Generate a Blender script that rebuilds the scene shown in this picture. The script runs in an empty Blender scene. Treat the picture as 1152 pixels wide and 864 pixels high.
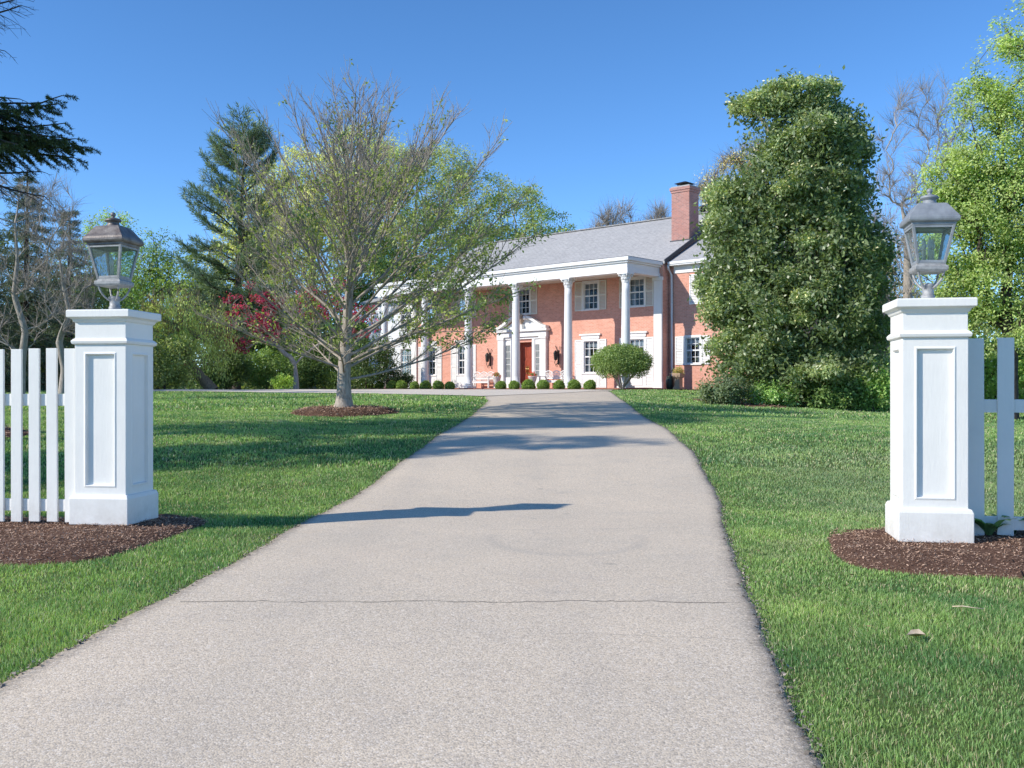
import bpy, math, random
import numpy as np
from mathutils import Vector, Matrix

R = random.Random(7)
RNG = np.random.default_rng(11)
SC = bpy.context.scene
COL = SC.collection
PI = math.pi

# ------------------------------------------------------------------ camera
F, CX, HY, EYE = 1100.0, 576.0, 438.0, 1.25
cam_d = bpy.data.cameras.new('camera')
cam = bpy.data.objects.new('camera', cam_d); COL.objects.link(cam)
cam.location = (0, 0, EYE); cam.rotation_euler = (math.radians(90), 0, 0)
cam_d.sensor_width = 36.0; cam_d.lens = F/1152*36.0
cam_d.shift_y = 6/1152
cam_d.clip_end = 5000
SC.camera = cam

def at(px, py, d):
    return np.array([(px-CX)/F*d, d, EYE+(HY-py)/F*d])

# ------------------------------------------------------------------ world
SUN_EL, SUN_ROT = math.radians(31.8), math.radians(248.5)
S = Vector((math.sin(SUN_ROT)*math.cos(SUN_EL), math.cos(SUN_ROT)*math.cos(SUN_EL), math.sin(SUN_EL)))
w = bpy.data.worlds.new('World'); SC.world = w; w.use_nodes = True
nt = w.node_tree
sky = nt.nodes.new('ShaderNodeTexSky'); sky.sky_type = 'NISHITA'; sky.sun_disc = False
sky.sun_elevation = SUN_EL; sky.sun_rotation = SUN_ROT
sky.altitude = 4000; sky.air_density = 1.0; sky.dust_density = 0.0; sky.ozone_density = 3.0
bg = nt.nodes['Background']; bg.inputs['Strength'].default_value = 0.15
hs = nt.nodes.new('ShaderNodeHueSaturation'); hs.inputs['Saturation'].default_value = 1.17; hs.inputs['Value'].default_value = 1.62
nt.links.new(sky.outputs[0], hs.inputs['Color']); nt.links.new(hs.outputs[0], bg.inputs['Color'])
sl = bpy.data.lights.new('sun', 'SUN'); sl.energy = 5.0; sl.angle = math.radians(0.55); sl.color = (1.0, 0.935, 0.83)
so = bpy.data.objects.new('sun', sl); COL.objects.link(so)
so.rotation_euler = S.to_track_quat('Z', 'Y').to_euler(); so.location = (-30, -5, 30)
SC.view_settings.view_transform = 'Standard'; SC.view_settings.look = 'None'
SC.view_settings.exposure = 0; SC.view_settings.gamma = 1
SC.cycles.max_bounces = 6; SC.cycles.transparent_max_bounces = 12
SC.cycles.diffuse_bounces = 3; SC.cycles.glossy_bounces = 3

# ------------------------------------------------------------------ materials
class NT:
    def __init__(s, name):
        s.m = bpy.data.materials.new(name); s.m.use_nodes = True
        s.t = s.m.node_tree; s.t.nodes.clear()
        s.out = s.t.nodes.new('ShaderNodeOutputMaterial')
    def n(s, typ, ins=None, **kw):
        x = s.t.nodes.new('ShaderNode'+typ)
        for k, v in kw.items(): setattr(x, k, v)
        for k, v in (ins or {}).items():
            if isinstance(v, bpy.types.NodeSocket): s.t.links.new(v, x.inputs[k])
            else:
                if isinstance(v, (tuple, list)) and len(v) == 3 and x.inputs[k].type == 'RGBA': v = (*v, 1)
                x.inputs[k].default_value = v
        return x
    def ramp(s, fac, stops):
        x = s.t.nodes.new('ShaderNodeValToRGB'); s.t.links.new(fac, x.inputs[0])
        e = x.color_ramp.elements
        while len(e) < len(stops): e.new(0.5)
        for i, (p, c) in enumerate(stops):
            e[i].position = p
            e[i].color = (*c, 1) if isinstance(c, (tuple, list)) else (c, c, c, 1)
        return x.outputs[0]
    def mix(s, fac, a, b, bt='MIX'):
        x = s.t.nodes.new('ShaderNodeMix'); x.data_type = 'RGBA'; x.blend_type = bt
        for sock, v in ((x.inputs[0], fac), (x.inputs[6], a), (x.inputs[7], b)):
            if isinstance(v, bpy.types.NodeSocket): s.t.links.new(v, sock)
            else: sock.default_value = (*v, 1) if isinstance(v, (tuple, list)) else v
        return x.outputs[2]
    def noise(s, scale, detail=4, rough=0.55, vec=None, dist=0):
        ins = {'Scale': scale, 'Detail': detail, 'Roughness': rough, 'Distortion': dist}
        if vec is not None: ins['Vector'] = vec
        return s.n('TexNoise', ins).outputs[0]
    def obj(s): return s.n('TexCoord').outputs['Object']
    def math(s, op, a, b=0.0, c=None):
        x = s.t.nodes.new('ShaderNodeMath'); x.operation = op
        for i, v in enumerate((a, b, c)):
            if v is None: continue
            if isinstance(v, bpy.types.NodeSocket): s.t.links.new(v, x.inputs[i])
            else: x.inputs[i].default_value = v
        return x.outputs[0]
    def bump(s, h, strength=0.3, dist=0.02):
        return s.n('Bump', {'Height': h, 'Strength': strength, 'Distance': dist}).outputs[0]
    def done(s, shader):
        s.t.links.new(shader, s.out.inputs[0]); return s.m

def principled(name, c1, c2=None, scale=5, rough=0.6, bump=0.0, bscale=40, metal=0.0, spec=0.5, bdist=0.01):
    q = NT(name); o = q.obj()
    if c2 is None: c2 = tuple(x*0.85 for x in c1)
    n = q.noise(scale, 5, 0.6, o)
    col = q.mix(q.ramp(n, [(0.35, 0.0), (0.65, 1.0)]), c1, c2)
    ins = {'Base Color': col, 'Roughness': rough, 'Metallic': metal, 'Specular IOR Level': spec}
    if bump: ins['Normal'] = q.bump(q.noise(bscale, 4, 0.6, o), bump, bdist)
    return q.done(q.n('BsdfPrincipled', ins).outputs[0])

def leaf_mat(name, trans=0.35, gloss=0.04, grough=0.45, gain=(2.5, 2.4, 2.4)):
    q = NT(name)
    a = q.mix(1.0, q.n('Attribute', attribute_name='Col').outputs['Color'], gain, 'MULTIPLY')
    d = q.n('BsdfDiffuse', {'Color': a}).outputs[0]
    tcol = q.mix(1.0, a, (1.35, 1.45, 0.6), 'MULTIPLY')
    t = q.n('BsdfTranslucent', {'Color': tcol}).outputs[0]
    m = q.n('MixShader', {0: trans, 1: d, 2: t}).outputs[0]
    g = q.n('BsdfGlossy', {'Color': (1, 1, 1, 1), 'Roughness': grough}).outputs[0]
    m2 = q.n('MixShader', {0: gloss, 1: m, 2: g}).outputs[0]
    return q.done(m2)

M = {}
M['leaf'] = leaf_mat('soft_leaf', 0.38, 0.02)
M['waxy'] = leaf_mat('waxy_leaf', 0.36, 0.05, 0.42, (4.1, 3.85, 3.85))
M['needle'] = leaf_mat('needle', 0.15, 0.02, 0.5, (1.9, 1.9, 1.9))
M['grass'] = leaf_mat('grass_blade', 0.35, 0.03, 0.5, (2.3, 2.2, 3.2))

def bark_mat(name, c1, c2):
    q = NT(name); o = q.obj()
    mp = q.n('Mapping', {'Vector': o, 'Scale': (1, 1, 0.25)}).outputs[0]
    n = q.noise(22, 5, 0.65, mp, 0.4)
    n2 = q.noise(2.5, 3, 0.5, o)
    c = q.mix(q.ramp(n, [(0.35, 0.0), (0.68, 1.0)]), c2, c1)
    c = q.mix(q.ramp(n2, [(0.4, 0.0), (0.75, 0.55)]), c, tuple(x*0.62 for x in c1))
    return q.done(q.n('BsdfPrincipled', {'Base Color': c, 'Roughness': 0.9, 'Specular IOR Level': 0.15,
                      'Normal': q.bump(n, 0.6, 0.02)}).outputs[0])
M['bark_grey'] = bark_mat('grey_bark', (0.55, 0.48, 0.39), (0.24, 0.20, 0.165))
M['bark_young'] = bark_mat('young_bark', (0.55, 0.48, 0.40), (0.25, 0.21, 0.17))
M['bark_dark'] = bark_mat('dark_bark', (0.13, 0.10, 0.08), (0.05, 0.04, 0.035))
M['bark_pale'] = bark_mat('pale_bark', (0.52, 0.46, 0.39), (0.28, 0.245, 0.205))
M['bark_tan'] = bark_mat('tan_bark', (0.36, 0.28, 0.19), (0.16, 0.12, 0.09))

def white_paint(name, base=(0.86, 0.84, 0.80), worn=0.5):
    q = NT(name); o = q.obj()
    n = q.noise(3.0, 5, 0.6, o)
    c = q.mix(q.ramp(n, [(0.4, 0.0), (0.8, 0.6)]), base, tuple(x*0.88 for x in base))
    sp = q.noise(38, 6, 0.7, q.n('Mapping', {'Vector': o, 'Scale': (1, 1, 0.3)}).outputs[0], 0.6)
    c = q.mix(q.ramp(sp, [(0.70, 0.0), (0.76, worn)]), c, (0.33, 0.32, 0.30))
    z = q.n('SeparateXYZ', {0: o}).outputs[2]
    dirt = q.math('MULTIPLY', q.ramp(z, [(0.0, 1.0), (0.22, 0.15), (0.6, 0.0)]), q.ramp(q.noise(9, 5, 0.7, o), [(0.34, 0.0), (0.75, 0.6)]))
    c = q.mix(q.math('MULTIPLY', dirt, worn), c, (0.42, 0.37, 0.29))
    st = q.noise(7, 5, 0.65, q.n('Mapping', {'Vector': o, 'Scale': (3.2, 3.2, 0.16)}).outputs[0])
    c = q.mix(q.ramp(st, [(0.55, 0.0), (0.85, 0.14)]), c, (0.52, 0.53, 0.48))
    h = q.noise(60, 4, 0.6, q.n('Mapping', {'Vector': o, 'Scale': (1, 1, 0.15)}).outputs[0])
    return q.done(q.n('BsdfPrincipled', {'Base Color': c, 'Roughness': 0.5, 'Specular IOR Level': 0.35,
                      'Normal': q.bump(h, 0.16, 0.01)}).outputs[0])
M['white_gate'] = white_paint('weathered_white_paint', worn=0.75)
M['white_house'] = principled('white_trim_paint', (0.80, 0.80, 0.79), (0.74, 0.74, 0.73), 1.2, 0.55)
M['white_siding'] = principled('white_siding_paint', (0.76, 0.78, 0.80), (0.70, 0.72, 0.75), 1.2, 0.6)
M['cream'] = principled('cream_paint_and_shade', (0.74, 0.71, 0.62), (0.70, 0.67, 0.58), 2, 0.6)  # upper shutters: the ceiling's shade put into the colour; ceiling uses it too
M['dark_metal'] = principled('black_iron', (0.03, 0.03, 0.03), (0.05, 0.045, 0.04), 9, 0.5, metal=0.3)
M['bronze'] = principled('weathered_bronze', (0.12, 0.10, 0.095), (0.24, 0.215, 0.20), 14, 0.5, 0.2, 60, metal=0.35)
M['pewter'] = principled('grey_pewter_paint', (0.22, 0.24, 0.265), (0.32, 0.345, 0.37), 12, 0.55, 0.15, 60, metal=0.15)
M['pale_metal'] = principled('pale_weathered_metal', (0.42, 0.42, 0.415), (0.25, 0.25, 0.25), 25, 0.55, 0.2, 80, metal=0.1)
M['candle'] = principled('ivory_candle_sleeve', (0.72, 0.68, 0.58), None, 8, 0.5)
M['bulb'] = principled('clear_bulb', (0.75, 0.76, 0.76), None, 8, 0.15)
M['dark_in'] = principled('unlit_room_black', (0.018, 0.018, 0.02), None, 3, 0.9)  # near-black colour standing in for the darkness of unlit rooms
M['curtain'] = principled('white_curtain', (0.62, 0.63, 0.64), (0.5, 0.51, 0.53), 4, 0.9)
M['red_door'] = principled('red_varnished_door', (0.36, 0.075, 0.035), (0.28, 0.05, 0.025), 5, 0.35)
M['brass'] = principled('brass', (0.7, 0.5, 0.2), None, 5, 0.3, metal=1.0)
M['urn_tan'] = principled('tan_stone', (0.48, 0.34, 0.24), (0.40, 0.29, 0.2), 7, 0.8)
M['urn_white'] = principled('white_cast_stone', (0.72, 0.71, 0.68), (0.6, 0.59, 0.56), 12, 0.7)
M['dark_green'] = principled('dark_green_plastic', (0.02, 0.035, 0.035), None, 5, 0.4)
M['flashing'] = principled('dark_roof_flashing', (0.03, 0.035, 0.045), None, 5, 0.5)
M['dry'] = principled('dry_leaf_brown', (0.66, 0.55, 0.40), (0.46, 0.36, 0.24), 30, 0.8)

def glass_mat(name, tint, gl, haze):
    q = NT(name); o = q.obj()
    t = q.n('BsdfTransparent', {'Color': (*tint, 1)}).outputs[0]
    g = q.n('BsdfGlossy', {'Color': (0.9, 0.95, 1, 1), 'Roughness': 0.06,
            'Normal': q.bump(q.noise(14, 2, 0.5, o), 0.25, 0.02)}).outputs[0]
    fr = q.n('Fresnel', {'IOR': 1.5}).outputs[0]
    m = q.n('MixShader', {0: q.math('ADD', q.math('MULTIPLY', fr, 0.9 if haze > 0 else 0.45), gl), 1: t, 2: g}).outputs[0]
    d = q.n('BsdfDiffuse', {'Color': (0.62, 0.75, 0.74, 1)}).outputs[0]  # pale cyan layer puts sky reflection and pane scatter into the colour
    d2 = q.n('BsdfTranslucent', {'Color': (0.62, 0.75, 0.74, 1)}).outputs[0]
    dd = q.n('MixShader', {0: 0.5, 1: d, 2: d2}).outputs[0]
    hz = q.ramp(q.noise(26, 4, 0.7, o), [(0.3, haze*0.4), (0.75, haze*1.5)])
    return q.done(q.n('MixShader', {0: hz, 1: m, 2: dd}).outputs[0])
M['lamp_glass'] = glass_mat('seeded_lamp_glass', (0.86, 0.95, 0.93), 0.05, 0.12)
M['win_glass'] = glass_mat('window_glass', (0.62, 0.68, 0.72), 0.015, 0.0)

def brick_mat(name, c1, c2, mort):
    q = NT(name); o = q.obj()
    s = q.n('SeparateXYZ', {0: o})
    v = q.n('CombineXYZ', {0: q.math('ADD', s.outputs[0], s.outputs[1]), 1: s.outputs[2], 2: 0.0}).outputs[0]
    b = q.n('TexBrick', {'Vector': v, 'Color1': c1, 'Color2': c2, 'Mortar': mort, 'Scale': 1.0,
            'Mortar Size': 0.008, 'Mortar Smooth': 0.2, 'Bias': -0.1, 'Brick Width': 0.21, 'Row Height': 0.072})
    n = q.noise(0.9, 5, 0.6, o)
    c = q.mix(q.ramp(n, [(0.3, 0.0), (0.75, 0.8)]), b.outputs[0], tuple(x*0.72 for x in c1))
    n2 = q.noise(7, 3, 0.6, v)
    c = q.mix(q.ramp(n2, [(0.45, 0.0), (0.75, 0.35)]), c, tuple(min(1, x*1.25) for x in c1))
    return q.done(q.n('BsdfPrincipled', {'Base Color': c, 'Roughness': 0.9, 'Specular IOR Level': 0.2,
          'Normal': q.bump(b.outputs[1], -0.4, 0.01)}).outputs[0])
M['brick'] = brick_mat('salmon_red_brick', (0.76, 0.37, 0.275), (0.58, 0.245, 0.175), (0.72, 0.54, 0.45))
M['brick_dark'] = brick_mat('mottled_chimney_brick', (0.50, 0.235, 0.19), (0.27, 0.15, 0.135), (0.5, 0.42, 0.39))

def shingle_mat():
    q = NT('grey_shingles'); o = q.obj()
    s = q.n('SeparateXYZ', {0: o})
    v = q.n('CombineXYZ', {0: s.outputs[0], 1: q.math('MULTIPLY', s.outputs[1], 1.13), 2: 0.0}).outputs[0]
    b = q.n('TexBrick', {'Vector': v, 'Color1': (0.43, 0.42, 0.415), 'Color2': (0.33, 0.325, 0.325), 'Mortar': (0.2, 0.2, 0.2),
            'Scale': 1.0, 'Mortar Size': 0.012, 'Bias': 0.0, 'Brick Width': 0.32, 'Row Height': 0.15})
    n = q.noise(5, 6, 0.7, v)
    c = q.mix(q.ramp(n, [(0.35, 0.0), (0.7, 0.7)]), b.outputs[0], (0.54, 0.53, 0.52))
    n3 = q.noise(0.5, 4, 0.6, o)
    c = q.mix(q.ramp(n3, [(0.4, 0.0), (0.8, 0.35)]), c, (0.30, 0.295, 0.295))
    return q.done(q.n('BsdfPrincipled', {'Base Color': c, 'Roughness': 0.95, 'Specular IOR Level': 0.15,
        'Normal': q.bump(b.outputs[1], -0.5, 0.02)}).outputs[0])
M['shingle'] = shingle_mat()

def asphalt_mat():
    q = NT('old_asphalt'); o = q.obj()
    base = q.mix(q.ramp(q.noise(0.55, 5, 0.6, o), [(0.3, 0.0), (0.75, 1.0)]), (0.69, 0.58, 0.44), (0.85, 0.695, 0.51))
    tan = q.ramp(q.noise(1.3, 4, 0.6, o, 0.8), [(0.55, 0.0), (0.8, 0.45)])
    base = q.mix(tan, base, (0.78, 0.62, 0.46))
    dk = q.ramp(q.noise(2.7, 6, 0.7, q.n('Mapping', {'Vector': o, 'Location': (7, 3, 0)}).outputs[0]), [(0.54, 0.0), (0.8, 0.6)])
    base = q.mix(dk, base, (0.52, 0.455, 0.38))
    vr = q.n('TexVoronoi', {'Vector': o, 'Scale': 130.0})
    g = q.n('SeparateXYZ', {0: vr.outputs['Color']}).outputs[0]
    base = q.mix(q.ramp(g, [(0.0, 0.55), (0.4, 0.0)]), base, (0.27, 0.235, 0.20))
    base = q.mix(q.ramp(g, [(0.72, 0.0), (1.0, 0.65)]), base, (0.92, 0.83, 0.72))
    fine = q.ramp(q.noise(55, 3, 0.7, o), [(0.35, 0.35), (0.6, 0.0)])
    base = q.mix(fine, base, (0.27, 0.235, 0.20))
    sx = q.n('SeparateXYZ', {0: o})
    X, Y = sx.outputs[0], sx.outputs[1]
    def crack(y0, slope, wid, seed, x0, x1, amp=0.30, strength=0.85):
        mp = q.n('Mapping', {'Vector': o, 'Location': (seed, seed*2, 0), 'Scale': (1, 0.05, 1)}).outputs[0]
        wob = q.math('MULTIPLY', q.math('SUBTRACT', q.noise(1.4, 6, 0.68, mp), 0.5), amp)
        yy = q.math('ADD', q.math('ADD', Y, wob), q.math('MULTIPLY', X, slope))
        dd = q.math('ABSOLUTE', q.math('SUBTRACT', yy, y0))
        m = q.math('SUBTRACT', 1.0, q.math('SMOOTHSTEP', dd, 0.0, wid) if False else q.ramp(dd, [(0.0, 0.0), (wid, 1.0)]))
        on = q.math('MULTIPLY', q.math('GREATER_THAN', X, x0), q.math('LESS_THAN', X, x1))
        br = q.ramp(q.noise(3.5, 3, 0.6, mp), [(0.36, 0.35), (0.5, 1.0)])
        return q.math('MULTIPLY', q.math('MULTIPLY', q.math('MULTIPLY', m, on), br), strength)
    for a in ((5.72, 0.0, 0.016, 1.7, -1.95, 1.35), (5.05, 0.10, 0.008, 5.1, 0.2, 1.5, 0.14, 0.35),
              (8.6, -0.06, 0.012, 9.3, -0.2, 1.7, 0.3, 0.3), (4.25, -0.12, 0.007, 3.3, 0.2, 0.9, 0.2, 0.15)):
        base = q.mix(crack(*a), base, (0.05, 0.045, 0.04))
    eg = q.n('SeparateXYZ', {0: q.n('Attribute', attribute_name='Col').outputs['Color']}).outputs[0]
    en = q.ramp(q.math('ADD', q.noise(38, 5, 0.75, o), q.math('MULTIPLY', eg, 0.42)), [(0.66, 0.0), (0.86, 1.0)])
    base = q.mix(q.math('MULTIPLY', q.math('MULTIPLY', en, eg), 0.6), base, (0.12, 0.105, 0.09))
    # faint wheel lanes, old patch and drips
    lane = q.ramp(q.math('ABSOLUTE', q.math('SUBTRACT', q.math('ABSOLUTE', q.math('ADD', X, 0.45)), 0.78)), [(0.0, 0.20), (0.32, 0.0)])
    base = q.mix(q.math('MULTIPLY', lane, q.ramp(q.noise(1.1, 4, 0.6, q.n('Mapping', {'Vector': o, 'Scale': (1, 0.2, 1)}).outputs[0]), [(0.35, 0.2), (0.65, 1.0)])), base, (0.42, 0.375, 0.32))
    spots = q.n('TexVoronoi', {'Vector': o, 'Scale': 1.6})
    sp1 = q.math('MULTIPLY', q.ramp(spots.outputs[0], [(0.02, 0.55), (0.085, 0.0)]), q.ramp(q.noise(0.8, 2, 0.5, o), [(0.5, 0.0), (0.6, 1.0)]))
    base = q.mix(sp1, base, (0.28, 0.25, 0.21))
    rust = q.ramp(q.noise(1.9, 5, 0.7, q.n('Mapping', {'Vector': o, 'Location': (3.1, 8.2, 0)}).outputs[0]), [(0.60, 0.0), (0.78, 0.5)])
    base = q.mix(rust, base, (0.66, 0.52, 0.35))
    # curved tyre scuff
    dx, dy = q.math('SUBTRACT', X, 0.45), q.math('MULTIPLY', q.math('SUBTRACT', Y, 8.1), 0.75)
    rr = q.math('SQRT', q.math('ADD', q.math('MULTIPLY', dx, dx), q.math('MULTIPLY', dy, dy)))
    ring = q.ramp(q.math('ABSOLUTE', q.math('SUBTRACT', rr, 0.62)), [(0.0, 0.20), (0.09, 0.0)])
    ring = q.math('MULTIPLY', ring, q.math('LESS_THAN', Y, 8.3))
    base = q.mix(ring, base, (0.32, 0.30, 0.28))
    h = q.math('ADD', q.math('MULTIPLY', vr.outputs[0], -1.0), q.math('MULTIPLY', q.noise(6, 4, 0.6, o), 1.2))
    return q.done(q.n('BsdfPrincipled', {'Base Color': base, 'Roughness': 0.93, 'Specular IOR Level': 0.2,
          'Normal': q.bump(h, 0.25, 0.006)}).outputs[0])
M['asphalt'] = asphalt_mat()
M['court'] = principled('pale_gravel', (0.74, 0.65, 0.53), (0.66, 0.57, 0.46), 3, 0.95, 0.3, 90)
M['soil'] = principled('lawn_soil', (0.08, 0.13, 0.035), (0.11, 0.14, 0.05), 2.5, 1.0, 0.5, 30, spec=0.05)
M['edge'] = principled('crumbled_asphalt_edge', (0.09, 0.08, 0.07), (0.2, 0.18, 0.16), 40, 1.0, 0.6, 60, spec=0.1)
M['mulch_soil'] = principled('mulch_base', (0.09, 0.05, 0.036), (0.15, 0.085, 0.06), 30, 1.0, 0.7, 70, spec=0.05)
def chip_mat():
    q = NT('mulch_chip')
    a = q.n('Attribute', attribute_name='Col').outputs['Color']
    return q.done(q.n('BsdfPrincipled', {'Base Color': a, 'Roughness': 0.95, 'Specular IOR Level': 0.1}).outputs[0])
M['chip'] = chip_mat()
M['patio'] = brick_mat('patio_brick', (0.38, 0.15, 0.11), (0.45, 0.2, 0.14), (0.4, 0.3, 0.25))

# ------------------------------------------------------------------ object helpers
def tag(o, label=None, cat=None, group=None, kind=None):
    if label: o['label'] = label
    if cat: o['category'] = cat
    if group: o['group'] = group
    if kind: o['kind'] = kind
    return o

def empty(name, label, cat, loc=(0, 0, 0), rz=0.0, group=None):
    o = bpy.data.objects.new(name, None); COL.objects.link(o)
    o.location = tuple(float(v) for v in loc); o.rotation_euler = (0, 0, rz); o.empty_display_size = 0.2
    return tag(o, label, cat, group)

def link(name, me, mat, parent=None):
    o = bpy.data.objects.new(name, me); COL.objects.link(o)
    if mat is not None and not me.materials: me.materials.append(mat)
    if parent is not None: o.parent = parent
    return o

def mesh_np(name, V, Fa, mat, parent=None, cols=None, smooth=False):
    V = np.asarray(V, np.float32); Fa = np.asarray(Fa, np.int32)
    me = bpy.data.meshes.new(name)
    n, k = Fa.shape
    me.vertices.add(len(V)); me.vertices.foreach_set('co', V.ravel())
    me.loops.add(n*k); me.loops.foreach_set('vertex_index', Fa.ravel())
    me.polygons.add(n); me.polygons.foreach_set('loop_start', np.arange(0, n*k, k, dtype=np.int32))
    me.update(calc_edges=True)
    if smooth: me.polygons.foreach_set('use_smooth', np.ones(n, bool))
    if cols is not None:
        c = np.ones((len(V), 4), np.float32); c[:, :3] = np.clip(cols, 0.002, 1)
        at_ = me.color_attributes.new('Col', 'FLOAT_COLOR', 'POINT'); at_.data.foreach_set('color', c.ravel())
    return link(name, me, mat, parent)

class MB:
    def __init__(s): s.v = []; s.f = []; s.sm = []
    def add(s, vs, fs, smooth=False):
        b = len(s.v); s.v += [tuple(float(c) for c in v) for v in vs]
        for f in fs: s.f.append([b+i for i in f]); s.sm.append(smooth)
        return s
    def box(s, x0, x1, y0, y1, z0, z1, m=None):
        v = [(x, y, z) for z in (z0, z1) for x, y in ((x0, y0), (x1, y0), (x1, y1), (x0, y1))]
        if m is not None: v = [m @ Vector(p) for p in v]
        return s.add(v, [(3, 2, 1, 0), (4, 5, 6, 7), (0, 1, 5, 4), (1, 2, 6, 5), (2, 3, 7, 6), (3, 0, 4, 7)])
    def lathe(s, prof, n=20, c=(0, 0), smooth=True, rot=0.0):
        vs, fs = [], []
        for r, z in prof:
            for i in range(n):
                a = 2*PI*i/n+rot; vs.append((c[0]+r*math.cos(a), c[1]+r*math.sin(a), z))
        for j in range(len(prof)-1):
            for i in range(n):
                i2 = (i+1) % n; fs.append((j*n+i, j*n+i2, (j+1)*n+i2, (j+1)*n+i))
        fs.append(tuple(range(n-1, -1, -1))); fs.append(tuple((len(prof)-1)*n+i for i in range(n)))
        return s.add(vs, fs, smooth)
    def sqloft(s, prof, c=(0, 0)):
        vs, fs = [], []
        for h, z in prof: vs += [(c[0]-h, c[1]-h, z), (c[0]+h, c[1]-h, z), (c[0]+h, c[1]+h, z), (c[0]-h, c[1]+h, z)]
        for j in range(len(prof)-1):
            for i in range(4):
                i2 = (i+1) % 4; fs.append((j*4+i, j*4+i2, (j+1)*4+i2, (j+1)*4+i))
        fs.append((3, 2, 1, 0)); k = (len(prof)-1)*4; fs.append((k, k+1, k+2, k+3))
        return s.add(vs, fs)
    def tube(s, pts, rad, n=8, smooth=True):
        pts = [Vector(p) for p in pts]; vs, fs = [], []
        if not isinstance(rad, (list, tuple)): rad = [rad]*len(pts)
        for i, p in enumerate(pts):
            d = (pts[min(i+1, len(pts)-1)]-pts[max(i-1, 0)]).normalized()
            a = d.cross(Vector((0, 0, 1)) if abs(d.z) < 0.9 else Vector((1, 0, 0))).normalized(); b = d.cross(a)
            for k in range(n):
                t = 2*PI*k/n; vs.append(p+(a*math.cos(t)+b*math.sin(t))*rad[i])
        for j in range(len(pts)-1):
            for k in range(n):
                k2 = (k+1) % n; fs.append((j*n+k, j*n+k2, (j+1)*n+k2, (j+1)*n+k))
        fs.append(tuple(range(n-1, -1, -1))); fs.append(tuple((len(pts)-1)*n+k for k in range(n)))
        return s.add(vs, fs, smooth)
    def bar(s, p, q, w, h):
        p, q = Vector(p), Vector(q); d = (q-p).normalized()
        a = d.cross(Vector((0, 0, 1)) if abs(d.z) < 0.95 else Vector((0, 1, 0))).normalized()*w/2; b = d.cross(a).normalized()*h/2
        v = [p-a-b, p+a-b, p+a+b, p-a+b, q-a-b, q+a-b, q+a+b, q-a+b]
        return s.add(v, [(0, 1, 2, 3), (7, 6, 5, 4), (0, 4, 5, 1), (1, 5, 6, 2), (2, 6, 7, 3), (3, 7, 4, 0)])
    def build(s, name, mat, parent=None, bevel=0.0):
        import bmesh
        me = bpy.data.meshes.new(name); me.from_pydata(s.v, [], s.f)
        me.polygons.foreach_set('use_smooth', s.sm)
        bm = bmesh.new(); bm.from_mesh(me); bmesh.ops.recalc_face_normals(bm, faces=bm.faces); bm.to_mesh(me); bm.free()
        me.update()
        o = link(name, me, mat, parent)
        if bevel:
            b = o.modifiers.new('bevel', 'BEVEL'); b.width = bevel; b.segments = 2; b.limit_method = 'ANGLE'; b.angle_limit = 0.6
        return o

def copy_tree(o, parent=None):
    c = o.copy(); COL.objects.link(c)
    if parent is not None: c.parent = parent
    for ch in [x for x in bpy.data.objects if x.parent == o]: copy_tree(ch, c)
    return c

# ------------------------------------------------------------------ ground
PD = np.array([-60, -3, 0, 3.5, 5.2, 6.5, 8, 10, 11, 12, 13.4, 16.6, 22, 28, 34, 40, 46, 60, 2000.])
PZ = np.array([-.35, -.25, -.2, -.10, -.03, -.015, -.015, -.02, .02, .10, .24, .44, .65, .84, 1.0, 1.12, 1.2, 1.21, 1.21])
_fx = np.linspace(-60, 80, 2801); _fz = np.interp(_fx, PD, PZ)
_k = np.exp(-np.linspace(-2.2, 2.2, 45)**2); _k /= _k.sum()
_fz = np.convolve(np.pad(_fz, 22, mode='edge'), _k, 'valid')
def sstep(a, b, x): t = np.clip((x-a)/(b-a), 0, 1); return t*t*(3-2*t)
def gz(x, y):
    x = np.asarray(x, float); y = np.asarray(y, float)
    z = np.interp(y, _fx, _fz)
    z = z-0.045*np.clip(x-3.2, 0, 9)*sstep(14, 27, y)*(1-sstep(36, 46, y))
    dip = np.exp(-((y-8.0)/1.6)**2)
    z = z+dip*(0.035*sstep(1.9, 3.1, -x)+0.035*sstep(1.9, 2.8, x))
    z = z+0.012*np.sin(x*1.1+0.4*y)*sstep(2.2, 4.0, np.abs(x+0.0))*sstep(4, 8, y)
    return z
def hit(px, py):
    """ground point under a picture point"""
    d = np.linspace(2.5, 60, 6000)
    x = (px-CX)/F*d; zr = EYE+(HY-py)/F*d
    i = np.argmax(zr < gz(x, d)); return np.array([x[i], d[i]])

xs = np.concatenate([np.linspace(-900, -60, 12), np.linspace(-52, -16, 13), np.linspace(-15, 15, 121), np.linspace(16, 52, 13), np.linspace(60, 900, 12)])
ys = np.concatenate([np.linspace(-300, -30, 8), np.linspace(-25, 2, 14), np.linspace(2.5, 50, 191), np.linspace(53, 110, 20), np.linspace(130, 2500, 14)])
XX, YY = np.meshgrid(xs, ys)
V = np.stack([XX, YY, gz(XX, YY)], -1).reshape(-1, 3)
nx, ny = len(xs), len(ys)
i, j = np.meshgrid(np.arange(nx-1), np.arange(ny-1))
a = (j*nx+i).ravel()
ground = mesh_np('ground', V, np.stack([a, a+1, a+nx+1, a+nx], 1), M['soil'], smooth=True)
tag(ground, kind='structure')

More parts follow.
